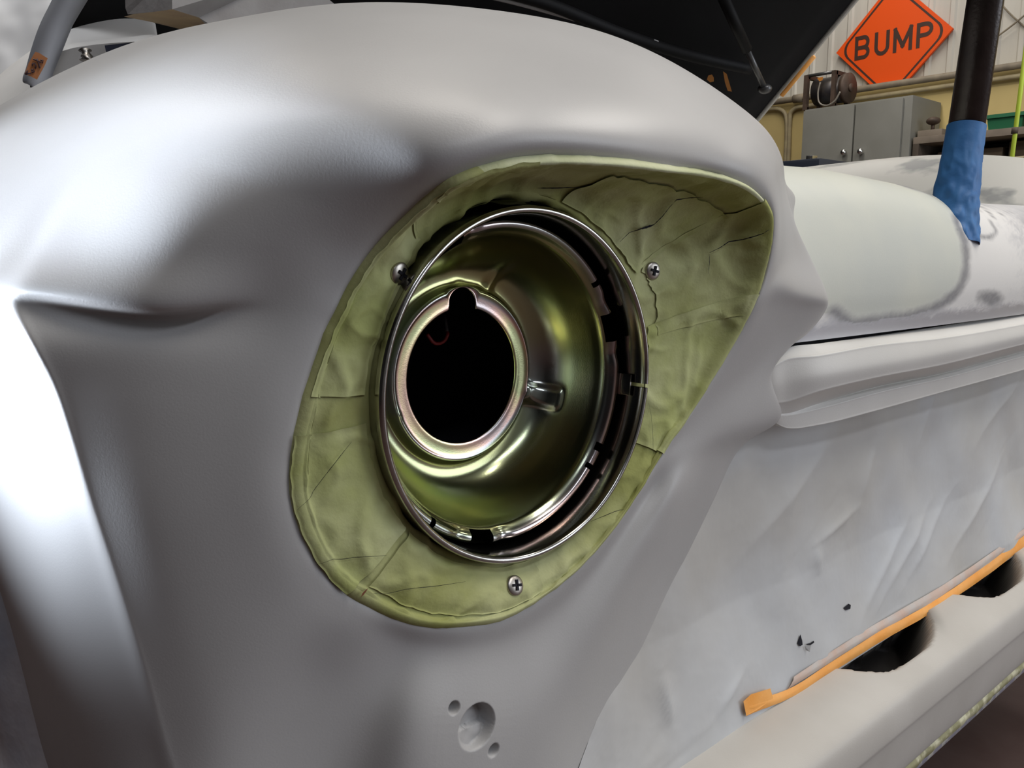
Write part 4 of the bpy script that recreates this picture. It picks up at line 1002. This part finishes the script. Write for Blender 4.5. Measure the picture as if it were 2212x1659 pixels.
V, Fc = tube([(DX-R*0.9, y1, zt2-0.005), (DX-R*0.9, y2+0.09, zt2-0.005)], 0.012, 10); mesh('carry_bar', V, Fc, M['strut'], drum)
P = [atx(x, y, DX-R-0.03) for x, y in ((1772, 178), (1767, 200), (1770, 222), (1785, 228), (1803, 218), (1815, 198))]
V, Fc = tube(catmull(np.array(P), 6), 0.006, 8); mesh('cable', V, Fc, mat('grey_cable', (0.22, 0.20, 0.17), 0.5), drum)
P = [atx(x, y, DX-R-0.02) for x, y in ((1765, 168), (1778, 166), (1777, 173), (1770, 176))]
mesh('orange_tag', P, [(0, 1, 2, 3)], M['dullorange'], drum, False)

# shelf with bins right of the cabinet
SXf = WX-0.45
sL = atx(1972, 311, SXf); zs = sL[2]
M['wood'] = mat('dusty_shelf_board', (0.24, 0.20, 0.16), 0.7, 0, 0.3, (0.18, 0.15, 0.12), 8)
M['darkwood'] = mat('dark_shelf_side', (0.06, 0.048, 0.036), 0.7, 0, 0.3, (0.09, 0.07, 0.055), 8)
shelf = empty('shelf_unit', (WX-0.23, sL[1]-0.9, 0), 'dusty wooden shelf bench against the wall right of the grey cabinet', 'shelf')
yR = sL[1]-2.2
obox('shelf_board', (WX-0.225, (sL[1]+yR)/2, zs+0.02), (0.45, sL[1]-yR, 0.045), M['wood'], shelf, None, 0.004)
zt3 = atx(2142, 367, SXf)[2]
obox('shelf_board', (WX-0.225, (sL[1]+yR)/2, zt3-0.0175), (0.45, sL[1]-yR, 0.035), M['wood'], shelf, None, 0.004)
obox('shelf_board', (WX-0.225, (sL[1]+yR)/2, zt3-0.45), (0.45, sL[1]-yR, 0.035), M['wood'], shelf, None, 0.004)
obox('side_panel', (WX-0.225, sL[1]-0.02, zs/2), (0.45, 0.04, zs), M['darkwood'], shelf, None, 0.003)
obox('side_panel', (WX-0.225, yR+0.02, zs/2), (0.45, 0.04, zs), M['darkwood'], shelf, None, 0.003)
obox('back_panel', (WX-0.015, (sL[1]+yR)/2, zs/2), (0.02, sL[1]-yR, zs), M['darkwood'], shelf, None, 0)
M['green'] = mat('green_plastic', (0.020, 0.14, 0.065), 0.45, 0, 0.5)
def crate(name, c, s, m, label, cat, taper=0.86, lid=None):
    o = empty(name, tuple(c), label, cat); w2, d2, h = s[1]/2, s[0]/2, s[2]; V = []; x, y, z = c
    t = 0.008
    for k, zz, ins in ((taper, z, 0), (1, z+h, 0), (1, z+h, t), (taper, z+t, t)):
        for sx, sy in ((-1, -1), (1, -1), (1, 1), (-1, 1)): V.append((x+sx*(d2*k-ins), y+sy*(w2*k-ins), zz))
    Fc = [(3, 2, 1, 0)]
    for k in range(3):
        for j in range(4): Fc.append((4*k+j, 4*k+(j+1) % 4, 4*k+4+(j+1) % 4, 4*k+4+j))
    Fc.append((12, 13, 14, 15))
    mesh('bin_body', V, Fc, m, o, False)
    bm = bmesh.new()
    for sx, sy, a, b in ((-1, 0, 0.022, s[1]+0.03), (1, 0, 0.022, s[1]+0.03)): box(bm, (x+sx*d2, y, z+h-0.008), (a, b, 0.022))
    for sy in (-1, 1): box(bm, (x, y+sy*w2, z+h-0.008), (s[0], 0.022, 0.022))
    from_bm('bin_rim', bm, m, o, False)
    return o
gl = atx(2133, 290, SXf+0.04); gr = atx(2205, 275, SXf+0.04); gtop = atx(2130, 252, SXf+0.04)[2]
crate('storage_bin', (SXf+0.16, (gl[1]+gr[1])/2, zs+0.043), (0.25, gl[1]-gr[1]+0.02, gtop-zs-0.04), M['green'], 'green plastic storage bin on the shelf behind the lime rod', 'bin', 0.90)
M['dgreen'] = mat('dark_green_plastic', (0.015, 0.05, 0.035), 0.5)
crate('storage_bin', (SXf+0.16, gr[1]-0.20, zs+0.043), (0.25, 0.30, gtop-zs-0.05), M['dgreen'], 'dark green plastic bin at the right edge of the shelf', 'bin', 0.9)
M['carton'] = mat('brown_carton', (0.17, 0.125, 0.085), 0.7, 0, 0.2, (0.13, 0.10, 0.07), 8)
hmax = zs-0.003-zt3-0.012
for yo, wd, fr, lb in ((0.30, 0.40, 0.80, 'brown cardboard box under the shelf just right of the cabinet'), (0.76, 0.44, 0.95, 'larger brown cardboard box under the shelf behind the blue taped post foot'), (1.24, 0.44, 0.88, 'brown cardboard box under the shelf behind the cream parts tray')):
    yc = sL[1]-yo; zz = zt3+0.001; hh = hmax*fr
    o = empty('cardboard_box', (SXf+0.29, yc, zz), lb, 'box')
    obox('box_body', (SXf+0.29, yc, zz+hh/2), (0.26, wd, hh), M['carton'], o, None, 0.004)
    obox('box_flap', (SXf+0.29, yc-0.005, zz+hh+0.003), (0.13, wd, 0.005), M['carton'], o, None, 0.001)
    obox('packing_tape', (SXf+0.158, yc, zz+hh-0.04), (0.002, 0.05, 0.07), M['tan'], o, None, 0)
# valve on the shelf corner
c = atx(2014, 290, SXf+0.1)
kn = empty('valve', (c[0], c[1], zs+0.043), 'small dark handwheel valve on the shelf beside the cabinet', 'valve')
obox('valve_body', (c[0], c[1], zs+0.065), (0.09, 0.16, 0.05), M['wood'], kn, None, 0.006)
V, Fc = tube([(c[0], c[1], zs+0.085), (c[0], c[1], zs+0.13)], 0.012, 10); mesh('valve_stem', V, Fc, M['rusty'], kn)
bm = bmesh.new(); bmesh.ops.create_uvsphere(bm, u_segments=16, v_segments=8, radius=0.045, matrix=Matrix.Translation(Vector((c[0], c[1], zs+0.15))) @ Matrix.Diagonal((1, 1, 0.6, 1)))
from_bm('valve_wheel', bm, M['rusty'], kn)
# cream plastic tray on the lower shelf
c1 = atx(2142, 360, SXf); c2 = atx(2240, 345, SXf)
M['cream'] = mat('cream_plastic', (0.50, 0.43, 0.28), 0.6)
tr = empty('parts_tray', (SXf+0.03, (c1[1]+c2[1])/2, zt3), 'cream parts tray with square cut-outs on the lower shelf at the right edge', 'tray')
zz = zt3+0.001; hh = atx(2142, 342, SXf)[2]-zz; ym = (c1[1]+c2[1])/2; wy = abs(c1[1]-c2[1])
obox('tray_base', (SXf+0.06, ym, zz+hh*0.2), (0.12, wy+0.06, hh*0.4), M['cream'], tr, None, 0.004)
obox('tray_rail', (SXf+0.01, ym, zz+hh*0.94), (0.02, wy, hh*0.12), M['cream'], tr, None, 0.002)
for k in range(4): obox('tray_post', (SXf+0.01, ym-wy/2+wy*k/3*0.97+0.01, zz+hh*0.6), (0.018, 0.03, hh*0.7), M['cream'], tr, None, 0.002)
# lime rod
rb = atx(2176, 420, 3.4); rt = atx(2222, 60, 3.4); dr_ = (rt-rb)/np.linalg.norm(rt-rb)
base = rb+dr_*(-(rb[2])/dr_[2])
M['lime'] = mat('lime_plastic', (0.42, 0.55, 0.05), 0.4)
rod = empty('rod', tuple(base), 'thin lime yellow rod standing upright in front of the green bin', 'rod')
V, Fc = tube([base, base+dr_*2.6], 0.0085, 10); mesh('rod_shaft', V, Fc, M['lime'], rod)
pj = atx(2192, 282, 3.4); V, Fc = tube([pj-dr_*0.012, pj+dr_*0.012], 0.012, 10); mesh('rod_joint', V, Fc, M['darkwood'], rod)
# dark tool chest beyond the nose
TX = 3.0
tl = atx(1600, 352, TX); tr_ = atx(1768, 341, TX); ztc = tr_[2]
chest = empty('tool_chest', (TX+0.25, (tl[1]+tr_[1])/2, 0), 'dark blue tool chest half hidden behind the nose panel in front of the cabinet', 'chest')
M['chest'] = mat('dark_blue_enamel', (0.018, 0.024, 0.040), 0.35)
obox('chest_body', (TX+0.25, (tl[1]+tr_[1])/2, ztc*0.45), (0.5, abs(tl[1]-tr_[1]), ztc*0.9), M['chest'], chest, None, 0.008)
obox('chest_lid', (TX+0.25, (tl[1]+tr_[1])/2, ztc*0.95), (0.52, abs(tl[1]-tr_[1])+0.02, ztc*0.1), M['chest'], chest, None, 0.012)
c = atx(1748, 340, TX); obox('lid_latch', (TX+0.02, c[1], ztc+0.004), (0.04, 0.03, 0.02), M['knob'], chest, None, 0.003)
# thin cables on the upper wall
for pts, lb in (([(2140, -20), (2180, 28), (2240, 80)], 'thin dark cable slanting down right across the upper white wall'), ([(2240, 10), (2190, 52), (2150, 82), (2100, 118)], 'thin dark cable slanting down left across the upper white wall')):
    P = [atx(x, y, WX+0.09-(0.02 if 'left' in lb else 0)) for x, y in pts]
    o = mesh('cable', *tube(catmull(np.array(P), 4), 0.006, 6), M['pipe']); setp(o, lb, 'cable')
